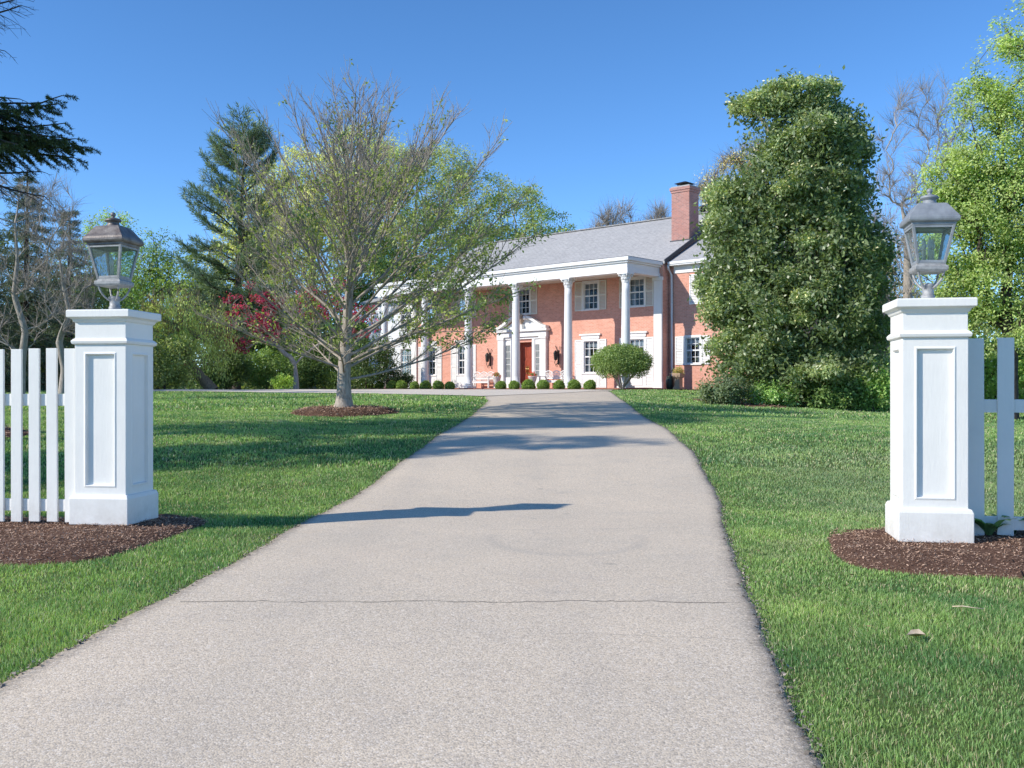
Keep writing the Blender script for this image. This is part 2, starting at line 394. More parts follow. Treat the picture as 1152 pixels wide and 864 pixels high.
# driveway edges
LE = [(-155, 864), (0, 775), (141, 701), (246, 647), (340, 590), (398, 560), (455, 520), (494, 491), (528, 471), (549, 452.5)]
RE = [(908, 864), (884, 787), (857, 706), (829, 647), (824, 630), (810, 572), (804, 552), (790, 529), (779, 509), (767, 499.5), (751, 484), (724, 470), (704, 453.5)]
lh = np.array([hit(*p) for p in LE]); rh = np.array([hit(*p) for p in RE])
ly = np.concatenate([[-30, 1.5], lh[:, 1], [34, 44]]); lx = np.concatenate([[-2.2, -2.05], lh[:, 0], [-0.98, -1.0]])
ry = np.concatenate([[-30, 1.5], rh[:, 1], [40, 44]]); rx = np.concatenate([[1.15, 1.0], rh[:, 0], [4.08, 4.3]])
def smooth1(y0, xx, yy):
    g = np.linspace(-30, 44, 1481); v = np.interp(g, yy, xx); k = np.ones(31)/31
    return np.interp(y0, g, np.convolve(np.pad(v, 15, mode='edge'), k, 'valid'))
def xl(y): return smooth1(y, lx, ly)
def xr(y): return smooth1(y, rx, ry)
def wob(y, s): return 0.010*np.sin(y*1.7+s)+0.007*np.sin(y*6.3+2*s)+0.006*np.sin(y*19.0+s*3)+0.006*np.sin(y*43+s)
yy = np.concatenate([np.linspace(-30, 2, 30), np.arange(2.1, 44, 0.06)])
rows = []; ecol = []
for y in yy:
    l, r = float(xl(y)+wob(y, 1)), float(xr(y)+wob(y, 2.2))
    t = np.concatenate([[-0.012, 0.0], np.linspace(0.012, 0.11, 5), np.linspace(0.15, 0.85, 12), np.linspace(0.89, 0.988, 5), [1.0, 1.012]])
    x = l+(r-l)*t
    z = gz(x, np.full_like(x, y))+0.034-0.012*(2*np.abs(t-0.5))**6
    z[0] -= 0.05; z[-1] -= 0.05
    rows.append(np.stack([x, np.full_like(x, y), z], 1)); ecol.append(np.clip(1-np.minimum(t, 1-t)*(r-l)/0.20, 0, 1))
V = np.concatenate(rows); nx = 26; ny = len(yy); ecol = np.repeat(np.concatenate(ecol)[:, None], 3, 1)
i, j = np.meshgrid(np.arange(nx-1), np.arange(ny-1)); a = (j*nx+i).ravel()
tag(mesh_np('driveway', V, np.stack([a, a+1, a+nx+1, a+nx], 1), M['asphalt'], cols=ecol, smooth=True), kind='structure')

def resample(p, n):
    p = np.asarray(p, float); s = np.concatenate([[0], np.cumsum(np.linalg.norm(np.diff(p, axis=0), axis=1))])
    t = np.linspace(0, s[-1], n); return np.stack([np.interp(t, s, p[:, 0]), np.interp(t, s, p[:, 1])], 1)
near = [(4.45, 43.6), (2.2, 38.0)]+[tuple(hit(*p)) for p in ((545, 447), (515, 446), (470, 445), (400, 443.7), (280, 442.3), (170, 441.4))]+[(-22, 43.4), (-30, 43.8)]
far = [(4.75, 46.0), (0.5, 49.7), (-5, 54.7), (-9.6, 57.5), (-11.5, 54), (-14, 50.5), (-22, 48), (-27, 47), (-30, 47)]
A_, B_ = resample(near, 70), resample(far, 70)
t = np.linspace(0, 1, 30)[None, :, None]
P = A_[:, None, :]*(1-t)+B_[:, None, :]*t
V = np.concatenate([P, (gz(P[..., 0], P[..., 1])+0.045)[..., None]], -1).reshape(-1, 3)
i, j = np.meshgrid(np.arange(29), np.arange(69)); a = (j*30+i).ravel()
tag(mesh_np('motor_court', V, np.stack([a, a+1, a+31, a+30], 1), M['court'], smooth=True), kind='structure')
COURT = np.array(near+far[::-1])

def inpoly(x, y, poly):
    inside = np.zeros(len(x), bool); n = len(poly)
    for i in range(n):
        x1, y1 = poly[i]; x2, y2 = poly[(i+1) % n]
        c = (y1 > y) != (y2 > y)
        with np.errstate(divide='ignore', invalid='ignore'):
            inside ^= c & (x < (x2-x1)*(y-y1)/(y2-y1+1e-12)+x1)
    return inside

# ------------------------------------------------------------------ scattering helpers
def rand_unit(n):
    v = RNG.normal(size=(n, 3)); return v/np.linalg.norm(v, axis=1, keepdims=True)
def norm(v): return v/np.maximum(np.linalg.norm(v, axis=-1, keepdims=True), 1e-9)

def leaf_quads(P, D, Nn, L, W, fold=0.15):
    """diamond leaves: base, side, tip, side"""
    n = len(P); L = np.broadcast_to(L, n)[:, None]; W = np.broadcast_to(W, n)[:, None]
    D = norm(D); Sd = norm(np.cross(D, Nn)); Up = norm(np.cross(Sd, D))
    mid = P+D*L*0.45+Up*L*fold*0.3
    V = np.stack([P, mid+Sd*W*0.5, P+D*L, mid-Sd*W*0.5], 1).reshape(-1, 3)
    Fa = np.arange(4*n).reshape(n, 4)
    return V, Fa

def chips(name, poly, zf, count, parent=None, size=(0.02, 0.06)):
    mn, mx = poly.min(0), poly.max(0); pts = np.zeros((0, 2))
    while len(pts) < count:
        q = RNG.uniform(mn, mx, (count*2, 2)); q = q[inpoly(q[:, 0], q[:, 1], poly)]; pts = np.concatenate([pts, q])
    pts = pts[:count]
    z = zf(pts[:, 0], pts[:, 1])+RNG.uniform(-0.003, 0.012, count)
    P = np.column_stack([pts, z]); D = rand_unit(count); D[:, 2] *= 0.35
    Nn = norm(np.array([0, 0, 1.0])+rand_unit(count)*0.5)
    V, Fa = leaf_quads(P, D, Nn, RNG.uniform(*size, count), RNG.uniform(0.006, 0.018, count)*size[1]/0.06, 0.1)
    tt = RNG.uniform(0, 1, (count, 1))**1.6
    c = np.array([0.26, 0.15, 0.10])*(1-tt)+np.array([0.72, 0.50, 0.36])*tt
    pale = RNG.uniform(0, 1, count) < 0.04; c[pale] = (0.42, 0.33, 0.25)
    return V, Fa, np.repeat(c, 4, axis=0)

MULCH = []
def smooth_poly(pts, n=90):
    p = np.asarray(pts, float); m = len(p); out = []
    for i in range(m):
        p0, p1, p2, p3 = p[i-1], p[i], p[(i+1) % m], p[(i+2) % m]
        for t in np.linspace(0, 1, max(3, n//m), endpoint=False):
            out.append(0.5*((2*p1)+(-p0+p2)*t+(2*p0-5*p1+4*p2-p3)*t*t+(-p0+3*p1-3*p2+p3)*t**3))
    return np.array(out)
def mulch_bed(pts, h, count, size=(0.02, 0.06), base=None):
    poly = smooth_poly(pts); c = poly.mean(0)
    poly = poly+RNG.normal(size=poly.shape)*0.006
    MULCH.append(poly); n = len(poly); rings = [0, .2, .4, .6, .75, .88, .96, 1.0]
    def zf(x, y):
        x = np.asarray(x); y = np.asarray(y)
        d = np.min(np.hypot(x[:, None]-poly[None, :, 0], y[:, None]-poly[None, :, 1]), axis=1)
        return gz(x, y)+0.004+h*(1-np.exp(-d/0.22))+0.012*np.sin(x*13+y*5)*np.sin(y*11-x*4)*(d > 0.05)
    P = np.concatenate([c+(poly-c)*r for r in rings])
    V = np.column_stack([P, zf(P[:, 0], P[:, 1])])
    V[-n:, 2] = gz(P[-n:, 0], P[-n:, 1])-0.01
    Fs = []
    for k in range(len(rings)-1):
        for q in range(n):
            q2 = (q+1) % n; Fs.append((k*n+q, k*n+q2, (k+1)*n+q2, (k+1)*n+q))
    cv, cf, cc = chips('c', poly, zf, count, size=size)
    base_c = np.tile(np.array([0.12, 0.068, 0.047]), (len(V), 1))
    o = mesh_np('mulch', np.concatenate([V, cv]), np.concatenate([np.array(Fs), cf+len(V)]), M['chip'], cols=np.concatenate([base_c, cc]))
    tag(o, kind='stuff'); return zf

lb = [hit(*p) for p in [(-70, 612), (-60, 632), (0, 637), (60, 636), (105, 631), (150, 620), (190, 606), (231, 591), (225, 585), (195, 580)]]
lb += [np.array((-3.1, 9.35)), np.array((-4.2, 9.4)), np.array((-6.6, 9.6)), np.array((-7.2, 8.9))]
zl = mulch_bed(lb, 0.06, 32000, (0.010, 0.034))
rb = [hit(*p) for p in [(942, 596), (931, 606), (941, 628), (971, 640), (1029, 647), (1090, 650), (1152, 653), (1200, 652)]]
rb += [np.array((6.9, 6.3)), np.array((7.2, 7.6)), np.array((4.2, 8.5)), np.array((3.3, 8.6)), np.array((2.75, 8.2))]
zr = mulch_bed(rb, 0.06, 34000, (0.010, 0.034))
TB = hit(387, 466)            # young tree
zt = mulch_bed([(TB[0]+1.25*math.cos(q)*(1+0.08*math.sin(3*q)), TB[1]+1.3*math.sin(q)) for q in np.linspace(0, 2*PI, 12, endpoint=False)], 0.16, 6000, (0.03, 0.09))
CB = np.array((-9.65, 16.9))  # big conifer at the left edge
mulch_bed([(CB[0]+1.3*math.cos(q), CB[1]+1.2*math.sin(q)) for q in np.linspace(0, 2*PI, 10, endpoint=False)], 0.1, 2500, (0.03, 0.09))
# bed under the magnolia
mgb = [hit(*p) for p in [(786, 452), (830, 457), (880, 459.5), (940, 460), (1000, 459.5)]]
mgb += [np.array((13.5, 31)), np.array((13, 36)), np.array((9, 37)), np.array((6.6, 35))]
mulch_bed(mgb, 0.06, 5000, (0.05, 0.14))

# ------------------------------------------------------------------ lawn
def fbm(x, y, s):
    return (np.sin(x*s+1.3*np.sin(y*s*0.7))+np.sin(y*s*1.3+1.7*np.sin(x*s*0.6+2))+np.sin((x+y)*s*0.8+np.sin(x*s*1.9)))/3
def lawn(y0, y1, dens, hgt, wid, spread=0.60):
    area_w = 2*(spread*y1+2.4); n = int(dens*area_w*(y1-y0))
    y = RNG.uniform(y0, y1, n); x = RNG.uniform(-1, 1, n)*(spread*y1+2.4)
    keep = np.abs(x) < spread*y+2.4
    l, r = xl(y)+wob(y, 1), xr(y)+wob(y, 2.2)
    keep &= ~((x > l+0.01) & (x < r-0.01) & (y < 43.5))
    keep &= ~inpoly(x, y, COURT)
    for p in MULCH: keep &= ~inpoly(x, y, p)
    # nothing in front of the house (bed, patio)
    D = (x-5.7)*0.673+(y-48)*0.739
    keep &= D < -1.0
    # sparse dry spots
    bare = fbm(x, y, 1.9)+0.6*fbm(x+5, y-3, 5.1)
    keep &= ~((bare > 0.95) & (RNG.uniform(0, 1, n) < 0.45))
    x, y, bare = x[keep], y[keep], bare[keep]; n = len(x)
    tall = 1+0.25*fbm(x, y, 2.3)+0.22*fbm(x, y, 7.0)
    edge = np.minimum(np.abs(x-xl(y)), np.abs(x-xr(y)))
    h = RNG.uniform(0.55, 1.15, n)*hgt*np.clip(tall, 0.5, 1.6)
    ww = RNG.uniform(0.7, 1.2, n)*wid
    az = RNG.uniform(0, 2*PI, n); ld = RNG.uniform(0, 2*PI, n)+0
    lean = h*np.abs(RNG.normal(0.35, 0.35, n))
    lx_, ly_ = np.cos(ld)*lean+0.12*h*fbm(x, y, 3.0), np.sin(ld)*lean
    z = gz(x, y)
    p = np.column_stack([x, y, z-0.004]); sd = np.column_stack([np.cos(az), np.sin(az), np.zeros(n)])*ww[:, None]*0.5
    m = p+np.column_stack([lx_*0.35, ly_*0.35, h*0.6]); tp = p+np.column_stack([lx_, ly_, h*(1-0.12*np.minimum(lean/h, 1.5))])
    V = np.stack([p-sd, p+sd, m-sd*0.8, m+sd*0.8, tp], 1).reshape(-1, 3)
    b = (np.arange(n)*5)[:, None]
    Fa = np.concatenate([b+np.array([[0, 1, 3]]), b+np.array([[0, 3, 2]]), b+np.array([[2, 3, 4]])])
    f1 = np.clip(0.5+0.35*fbm(x, y, 0.9)+0.35*fbm(x+3, y, 3.1)+0.25*fbm(x, y, 9.0), 0, 1)[:, None]
    c = np.array([0.060, 0.135, 0.032])*(1-f1)+np.array([0.19, 0.275, 0.060])*f1
    c = c*RNG.uniform(0.65, 1.3, (n, 1))
    yel = RNG.uniform(0, 1, n) < 0.10+0.25*np.clip(bare-0.6, 0, 1); c[yel] = np.array([0.33, 0.30, 0.13])*RNG.uniform(0.7, 1.2, (yel.sum(), 1))
    pt = np.clip(fbm(x+31, y*1.6+7, 1.25)*1.2+0.5*fbm(x, y, 6.3)-0.75, 0, 0.8)[:, None]*RNG.uniform(0.3, 1, (n, 1))
    c = c*(1-pt)+np.array([0.27, 0.26, 0.12])*pt
    # drier right-hand verge in the middle distance
    dryz = sstep(2.2, 4.0, x)*sstep(7.5, 9.5, y)*(1-sstep(13, 17, y))
    c = c*(1-0.35*dryz[:, None])+np.array([0.22, 0.25, 0.11])*0.35*dryz[:, None]
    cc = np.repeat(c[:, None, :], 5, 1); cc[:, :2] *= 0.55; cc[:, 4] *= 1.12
    return V, Fa, cc.reshape(-1, 3)
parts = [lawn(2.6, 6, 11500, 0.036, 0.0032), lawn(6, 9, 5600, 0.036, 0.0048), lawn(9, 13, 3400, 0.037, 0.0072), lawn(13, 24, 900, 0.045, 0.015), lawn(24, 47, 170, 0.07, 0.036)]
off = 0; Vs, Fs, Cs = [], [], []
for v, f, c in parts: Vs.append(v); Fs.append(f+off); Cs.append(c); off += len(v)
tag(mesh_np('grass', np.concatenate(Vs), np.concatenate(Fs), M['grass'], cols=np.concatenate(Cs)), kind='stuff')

n_ = 9000
y_ = 2.6+22*RNG.uniform(0, 1, n_)**1.7; sd_ = RNG.uniform(0, 1, n_) < 0.5
x_ = np.where(sd_, xl(y_)+wob(y_, 1)-np.abs(RNG.normal(0, 0.03, n_))+0.02, xr(y_)+wob(y_, 2.2)+np.abs(RNG.normal(0, 0.035, n_))-0.02)
z_ = gz(x_, y_)+RNG.uniform(0.0, 0.03, n_)
sz = RNG.uniform(0.006, 0.026, n_)
V, Fa = leaf_quads(np.column_stack([x_, y_, z_]), rand_unit(n_)*np.array([1, 1, 0.4]), norm(np.array([0, 0, 1.0])+rand_unit(n_)*0.6), sz, sz*0.8, 0.5)
c_ = np.array((0.36, 0.31, 0.26))*RNG.uniform(0.25, 1.2, (n_, 1))
tag(mesh_np('gravel_crumbs', V, Fa, M['chip'], cols=np.repeat(c_, 4, 0)), kind='stuff')

n_ = 170
y_ = RNG.uniform(3.4, 22, n_); x_ = RNG.uniform(-0.5, 0.5, n_)*y_
ond = (x_ > xl(y_)) & (x_ < xr(y_)); kp = ~ond | (RNG.uniform(0, 1, n_) < 0.06); x_, y_, ond = x_[kp], y_[kp], ond[kp]; n_ = len(x_)
V, Fa = leaf_quads(np.column_stack([x_, y_, gz(x_, y_)+np.where(ond, 0.038, 0.036)]), rand_unit(n_)*np.array([1, 1, 0.15]), norm(np.array([0, 0, 1.0])+rand_unit(n_)*0.35), RNG.uniform(0.02, 0.05, n_), RNG.uniform(0.012, 0.03, n_), 0.6)
c_ = np.array((0.34, 0.24, 0.14))*RNG.uniform(0.4, 1.3, (n_, 1))
tag(mesh_np('leaf_litter', V, Fa, M['chip'], cols=np.repeat(c_, 4, 0)), kind='stuff')

# ------------------------------------------------------------------ gate pillars, lanterns, fences
def gate_pillar(label, cx_, cy_, z, rz, hb, hs_, hc):
    t = empty('gate_pillar', label, 'gate pillar', (cx_, cy_, z), rz, 'gate pillars either side of the drive')
    W = M['white_gate']
    MB().sqloft([(hb, -0.02), (hb, 0.205), (hb-0.012, 0.235), (hs_+0.004, 0.240)]).build('plinth', W, t, 0.006)
    # shaft with a recessed, moulded panel in each face
    import bmesh
    bm = bmesh.new(); bmesh.ops.create_cube(bm, size=1.0)
    for v in bm.verts: v.co = Vector((v.co.x*2*hs_, v.co.y*2*hs_, 0.236+(v.co.z+0.5)*(1.545-0.236)))
    side = [f for f in bm.faces if abs(f.normal.z) < 0.5]
    bmesh.ops.inset_individual(bm, faces=side, thickness=hs_*0.52, depth=0)
    for f in side:
        for v in f.verts: v.co.z = 1.478 if v.co.z > 0.9 else 0.302
    bmesh.ops.inset_individual(bm, faces=side, thickness=0.012, depth=0.006)
    bmesh.ops.inset_individual(bm, faces=side, thickness=0.014, depth=0.0)
    bmesh.ops.inset_individual(bm, faces=side, thickness=0.008, depth=-0.032)
    me = bpy.data.meshes.new('shaft'); bm.to_mesh(me); bm.free()
    sh = link('shaft', me, W, t); b = sh.modifiers.new('bevel', 'BEVEL'); b.width = 0.004; b.segments = 2; b.limit_method = 'ANGLE'
    MB().sqloft([(hs_+0.002, 1.543), (hs_+0.020, 1.552), (hs_+0.026, 1.575), (hs_+0.012, 1.592), (hs_+0.001, 1.600)]).build('neck_moulding', W, t, 0.003)
    MB().sqloft([(hs_-0.002, 1.596), (hs_-0.002, 1.735), (hs_+0.010, 1.745), (hs_+0.020, 1.765), (hc-0.012, 1.778), (hc, 1.782), (hc, 1.838), (hc-0.006, 1.846), (0.05, 1.862)]).build('cap', W, t, 0.004)
    return t

def post_lantern(label, loc, rz, hood, body, pale, tilt=0.0):
    t = empty('post_lantern', label, 'lantern', loc, rz, 'lanterns on the gate pillars')
    t.rotation_euler = (0, tilt, rz)
    MB().lathe([(0.052, -0.01), (0.052, 0.03), (0.043, 0.035), (0.043, 0.10), (0.050, 0.105), (0.050, 0.118), (0.03, 0.125)], 20).build('stem', pale, t)
    br = MB()
    for k in range(4):
        a = PI/4+k*PI/2; pts = []
        for u in np.linspace(0, 1, 9):
            r = 0.035+0.10*u**0.8*(1+0.18*math.sin(u*PI)); pts.append((r*math.cos(a), r*math.sin(a), 0.085+0.135*u**1.3))
        br.tube(pts, 0.009, 6)
    br.build('bracket', pale, t)
    MB().sqloft([(0.085, 0.205), (0.112, 0.212), (0.122, 0.225), (0.122, 0.252), (0.105, 0.262), (0.105, 0.278), (0.02, 0.284)]).build('tray', pale, t, 0.003)
    z0, z1, b0, b1 = 0.275, 0.568, 0.096, 0.150
    fr = MB()
    for sx in (-1, 1):
        for sy in (-1, 1): fr.bar((sx*b0, sy*b0, z0), (sx*b1, sy*b1, z1), 0.021, 0.021)
    for k in range(4):
        mt = Matrix.Rotation(k*PI/2, 4, 'Z')
        for zz, bb in ((z0+0.012, b0+0.002), (z1-0.012, b1-0.002)): fr.bar(mt @ Vector((-bb, -bb, zz)), mt @ Vector((bb, -bb, zz)), 0.016, 0.022)
    fr.build('frame', body, t, 0.002)
    for k in range(4):
        mt = Matrix.Rotation(k*PI/2, 4, 'Z')
        MB().add([mt @ Vector(p) for p in ((-b0, -b0, z0+0.01), (b0, -b0, z0+0.01), (b1, -b1, z1-0.01), (-b1, -b1, z1-0.01))], [(0, 1, 2, 3)]).build('glass_pane', M['lamp_glass'], t)
    MB().sqloft([(0.15, 0.555), (0.162, 0.565), (0.162, 0.585), (0.183, 0.592), (0.188, 0.606), (0.188, 0.622), (0.180, 0.640), (0.160, 0.665), (0.140, 0.695), (0.122, 0.722), (0.106, 0.742), (0.06, 0.748)]).build('hood', hood, t, 0.004)
    fin = MB().lathe([(0.060, 0.742), (0.060, 0.757), (0.050, 0.762), (0.050, 0.785), (0.068, 0.792), (0.072, 0.802), (0.055, 0.816), (0.025, 0.823), (0.012, 0.832), (0.020, 0.842), (0.024, 0.854), (0.018, 0.868), (0.004, 0.876)], 20)
    fin.build('finial', hood, t)
    for k in range(3):
        a = k*2*PI/3+0.5; c = (0.036*math.cos(a), 0.036*math.sin(a))
        cd = MB().lathe([(0.015, 0.275), (0.015, 0.385), (0.012, 0.39)], 10, c).build('candle', M['candle'], t)
        MB().lathe([(0.008, 0.388), (0.017, 0.405), (0.020, 0.425), (0.013, 0.452), (0.002, 0.485)], 10, c).build('bulb', M['bulb'], cd)
    return t

def rot2(a, x, y): return (math.cos(a)*x-math.sin(a)*y, math.sin(a)*x+math.cos(a)*y)
aL, aR = math.radians(-7.7), math.radians(-10.5)
HB, HSH, HCP = 0.272, 0.238, 0.290
dL, dR = 8.42, 7.50
c = rot2(aL, HB, -HB); pL = ((143.5-CX)/F*dL-c[0], dL-c[1])
c = rot2(aR, -HB, -HB); pR = ((1011-CX)/F*dR-c[0], dR-c[1])
zL, zR = 0.095, 0.10
gate_pillar('white panelled gate pillar left of the drive', pL[0], pL[1], zL, aL, HB, HSH, HCP)
gate_pillar('white panelled gate pillar right of the drive', pR[0], pR[1], zR, aR, HB, HSH, HCP)
post_lantern('brown hooded post lantern on the left gate pillar', (pL[0], pL[1], zL+1.860), aL, M['bronze'], M['pale_metal'], M['pale_metal'], -0.02)
post_lantern('grey hooded post lantern on the right gate pillar', (pR[0], pR[1], zR+1.860), aR, M['pewter'], M['pewter'], M['pale_metal'], 0.015)

def fence(label, c, rz, sgn, zb, s0, pitch, pw, n, yf=-0.20, hp=1.525):
    t = empty('picket_fence', label, 'fence', (c[0], c[1], zb), rz, 'picket fences beside the gate')
    for k in range(n):
        x = sgn*(s0+pitch*k); dz = R.uniform(-0.006, 0.006)
        m = Matrix.Translation((x, yf, 0)) @ Matrix.Rotation(R.uniform(-0.006, 0.006), 4, 'Y')
        MB().box(-pw/2, pw/2, 0, 0.022, 0.0+dz, hp+dz, m).build('picket', M['white_gate'], t, 0.003)
    L0, L1 = HSH+0.003, s0+pitch*(n-1)+0.3
    x0, x1 = sorted((sgn*L0, sgn*L1))
    for z0 in (1.02, 0.09): MB().box(x0, x1, yf+0.0245, yf+0.062, z0, z0+0.105).build('rail', M['white_gate'], t, 0.003)
    return t
fence('white picket fence left of the gate, by the left pillar', pL, aL, -1, 0.085, 0.305, 0.171, 0.100, 20)
fence('white picket fence right of the gate, by the right pillar', pR, aR, 1, 0.045, 0.390, 0.216, 0.121, 17, 0.12, 1.61)

# ------------------------------------------------------------------ the house  (local: +x right along the front, +y into the house)
ZH = 1.2
HR = math.atan2(-0.673, 0.739)
house = empty('brick_house', 'two storey red brick house with white columned portico at the end of the drive', 'house', (5.70, 48.0, ZH), HR)
def H2W(u, D, z=0.0):
    return np.array([5.70+0.673*D-0.739*u, 48.0+0.739*D+0.673*u, ZH+z])
WD = 3.05      # front wall depth behind the portico edge
UC = 9.6       # centre of the facade
UL = 19.2      # left end of the brick block
def wall_openings(x0, x1, z0, z1, y, ops, depth=0.14):
    mb = MB()
    X = sorted({x0, x1, *[o[0] for o in ops], *[o[1] for o in ops]}); Z = sorted({z0, z1, *[o[2] for o in ops], *[o[3] for o in ops]})
    for a, b in zip(X, X[1:]):
        for c_, d in zip(Z, Z[1:]):
            mx, mz = (a+b)/2, (c_+d)/2
            if any(o[0] < mx < o[1] and o[2] < mz < o[3] for o in ops): continue
            mb.add([(a, y, c_), (b, y, c_), (b, y, d), (a, y, d)], [(0, 1, 2, 3)])
    for a, b, c_, d in ops:
        for p, q_ in (((a, c_), (b, c_)), ((b, c_), (b, d)), ((b, d), (a, d)), ((a, d), (a, c_))):
            mb.add([(p[0], y, p[1]), (q_[0], y, q_[1]), (q_[0], y+depth, q_[1]), (p[0], y+depth, p[1])], [(0, 1, 2, 3)])
    return mb
ww_ = 1.02
up_us, lo_us = [1.64, 4.67, 9.6, 14.5, 17.5], [1.64, 4.67, 14.5, 17.5]
UZ0, UZ1, LZ0, LZ1 = 4.42, 5.90, 0.95, 2.72
ops = [(-u-ww_/2, -u+ww_/2, UZ0, UZ1) for u in up_us]+[(-u-ww_/2, -u+ww_/2, LZ0, LZ1) for u in lo_us]
DW = 0.74
ops += [(-UC-DW, -UC+DW, 0.12, 2.78)]
mbw = wall_openings(-UL, 0, -0.3, 6.5, WD, ops)
rid_y, rid_z = WD+6.78, 10.19
yb = 2*rid_y-WD
mbw.add([(0, WD, -0.3), (0, yb, -0.3), (0, yb, 6.4), (0, rid_y, rid_z-0.12), (0, WD, 6.5)], [(0, 1, 2, 3, 4)])
mbw.add([(-UL, WD, -0.3), (-UL, yb, -0.3), (-UL, yb, 6.4), (-UL, rid_y, rid_z-0.12), (-UL, WD, 6.5)], [(4, 3, 2, 1, 0)])
mbw.add([(-UL, yb, -0.3), (0, yb, -0.3), (0, yb, 6.5), (-UL, yb, 6.5)], [(0, 1, 2, 3)])
mbw.build('wall', M['brick'], house)
# near-black sheet behind the openings, unlit rooms put into its colour
MB().box(-UL+0.1, -0.1, WD+0.75, WD+0.8, -0.2, 6.4).build('dark_backing', M['dark_in'], house)

def window(x, z0, z1, w_, y, curtain=True, cols=3, rows=4, parent=None):
    f = MB(); h = w_/2; c_ = 0.055
    # casing proud of the wall
    f.box(x-h-0.06, x-h+0.035, y-0.03, y+0.10, z0-0.0, z1+0.0); f.box(x+h-0.035, x+h+0.06, y-0.03, y+0.10, z0, z1)
    f.box(x-h-0.06, x+h+0.06, y-0.035, y+0.10, z1-0.035, z1+0.09); 
    zm = (z0+z1)/2
    f.box(x-h+0.036, x+h-0.036, y+0.05, y+0.09, zm-0.035, zm+0.035)
    for zz in (z0, z1-0.035-c_): f.box(x-h+0.036, x+h-0.036, y+0.052, y+0.092, zz+0.001, zz+c_)
    for s_ in (-1, 1): f.box(x+s_*(h-0.061)-0.025, x+s_*(h-0.061)+0.025, y+0.048, y+0.093, z0+0.003, z1-0.037)
    for k in range(1, cols):
        xx = x-h+0.08+(w_-0.16)*k/cols; f.box(xx-0.013, xx+0.013, y+0.055, y+0.088, z0+0.05, z1-0.08)
    for k in range(1, rows):
        if k*2 == rows: continue
        zz = z0+(z1-z0)*k/rows; f.box(x-h+0.08, x+h-0.08, y+0.056, y+0.087, zz-0.013, zz+0.013)
    o = f.build('window', M['white_house'], house)
    MB().box(x-h-0.1, x+h+0.1, y-0.085, y+0.06, z0-0.07, z0-0.001).build('sill', M['white_house'], o)
    MB().add([(x-h, y+0.072, z0), (x+h, y+0.072, z0), (x+h, y+0.072, z1), (x-h, y+0.072, z1)], [(0, 1, 2, 3)]).build('pane', M['win_glass'], o)
    if curtain:
        mb = MB()
        for s_ in (-1, 1):
            vs = []; n = 10; wd = w_*R.uniform(0.20, 0.34)
            for k in range(n+1):
                xx = x+s_*(h-wd*k/n); yy_ = y+0.22+0.03*math.sin(k*2.1)
                vs += [(xx, yy_, z0-0.1), (xx, yy_, z1)]
            mb.add(vs, [(2*k, 2*k+2, 2*k+3, 2*k+1) for k in range(n)])
        if R.random() < 0.7: mb.add([(x-h, y+0.18, z1-R.uniform(0.25, 0.6)), (x+h, y+0.18, z1-0.4), (x+h, y+0.18, z1), (x-h, y+0.18, z1)], [(0, 1, 2, 3)])
        mb.build('curtain', M['curtain'], o)
    return o
SHUT = {}
def shutter(x0, x1, z0, z1, y, mat):
    key = (round(x1-x0, 2), round(z1-z0, 2), mat.name)
    if key in SHUT:
        o = SHUT[key].copy(); COL.objects.link(o); o.location = (x0, y, z0); return o
    w_, h_ = x1-x0, z1-z0; m = MB()
    for a in (0, w_-0.06): m.box(a, a+0.06, -0.045, -0.004, 0, h_)
    for a in (0, h_*0.5-0.04, h_-0.08): m.box(0.0605, w_-0.0605, -0.043, -0.006, a+0.001, a+0.08)
    for lo, hi in ((0.09, h_*0.5-0.05), (h_*0.5+0.05, h_-0.09)):
        n = max(3, int((hi-lo)/0.07))
        for k in range(n):
            z = lo+(hi-lo)*(k+0.5)/n
            m.bar((0.061, -0.024, z), (w_-0.061, -0.024, z), 0.012, 0.055) if False else m.add(
                [(0.061, -0.038, z-0.028), (w_-0.061, -0.038, z-0.028), (w_-0.061, -0.012, z+0.028), (0.061, -0.012, z+0.028)], [(0, 1, 2, 3)])
    o = m.build('shutter', mat, house); o.location = (x0, y, z0); SHUT[key] = o; return o
for u in up_us:
    window(-u, UZ0, UZ1, ww_, WD)
    for s_ in (-1, 1):
        a = -u+s_*(ww_/2+0.32); shutter(a-0.25, a+0.25, UZ0-0.06, UZ1+0.06, WD-0.006, M['cream'])  # cream here paints in the shade under the portico ceiling
for u in lo_us:
    window(-u, LZ0, LZ1, ww_, WD)
    MB().box(-u-0.56, -u+0.56, WD-0.04, WD+0.0, 0.14, LZ0-0.075).box(-u-0.40, -u+0.40, WD-0.06, WD-0.041, 0.25, LZ0-0.2).build('apron_panel', M['white_house'], house, 0.004)
    MB().box(-u-0.62, -u+0.62, WD-0.06, WD-0.002, LZ1+0.095, LZ1+0.27).box(-u-0.72, -u+0.72, WD-0.12, WD-0.003, LZ1+0.271, LZ1+0.36).build('window_hood', M['white_house'], house, 0.004)
    for s_ in (-1, 1):
        a = -u+s_*(ww_/2+0.32); shutter(a-0.25, a+0.25, 0.14, LZ1+0.05, WD-0.006, M['white_house'])
# corner pilasters
for u0 in (0.0, UL-0.5):
    MB().box(-u0-0.5, -u0-0.004, WD-0.11, WD-0.002, 0.42, 5.66).box(-u0-0.54, -u0+0.03, WD-0.14, WD-0.003, 0.1, 0.419).box(-u0-0.55, -u0+0.04, WD-0.16, WD-0.003, 5.661, 5.84).build('pilaster', M['white_house'], house, 0.006)
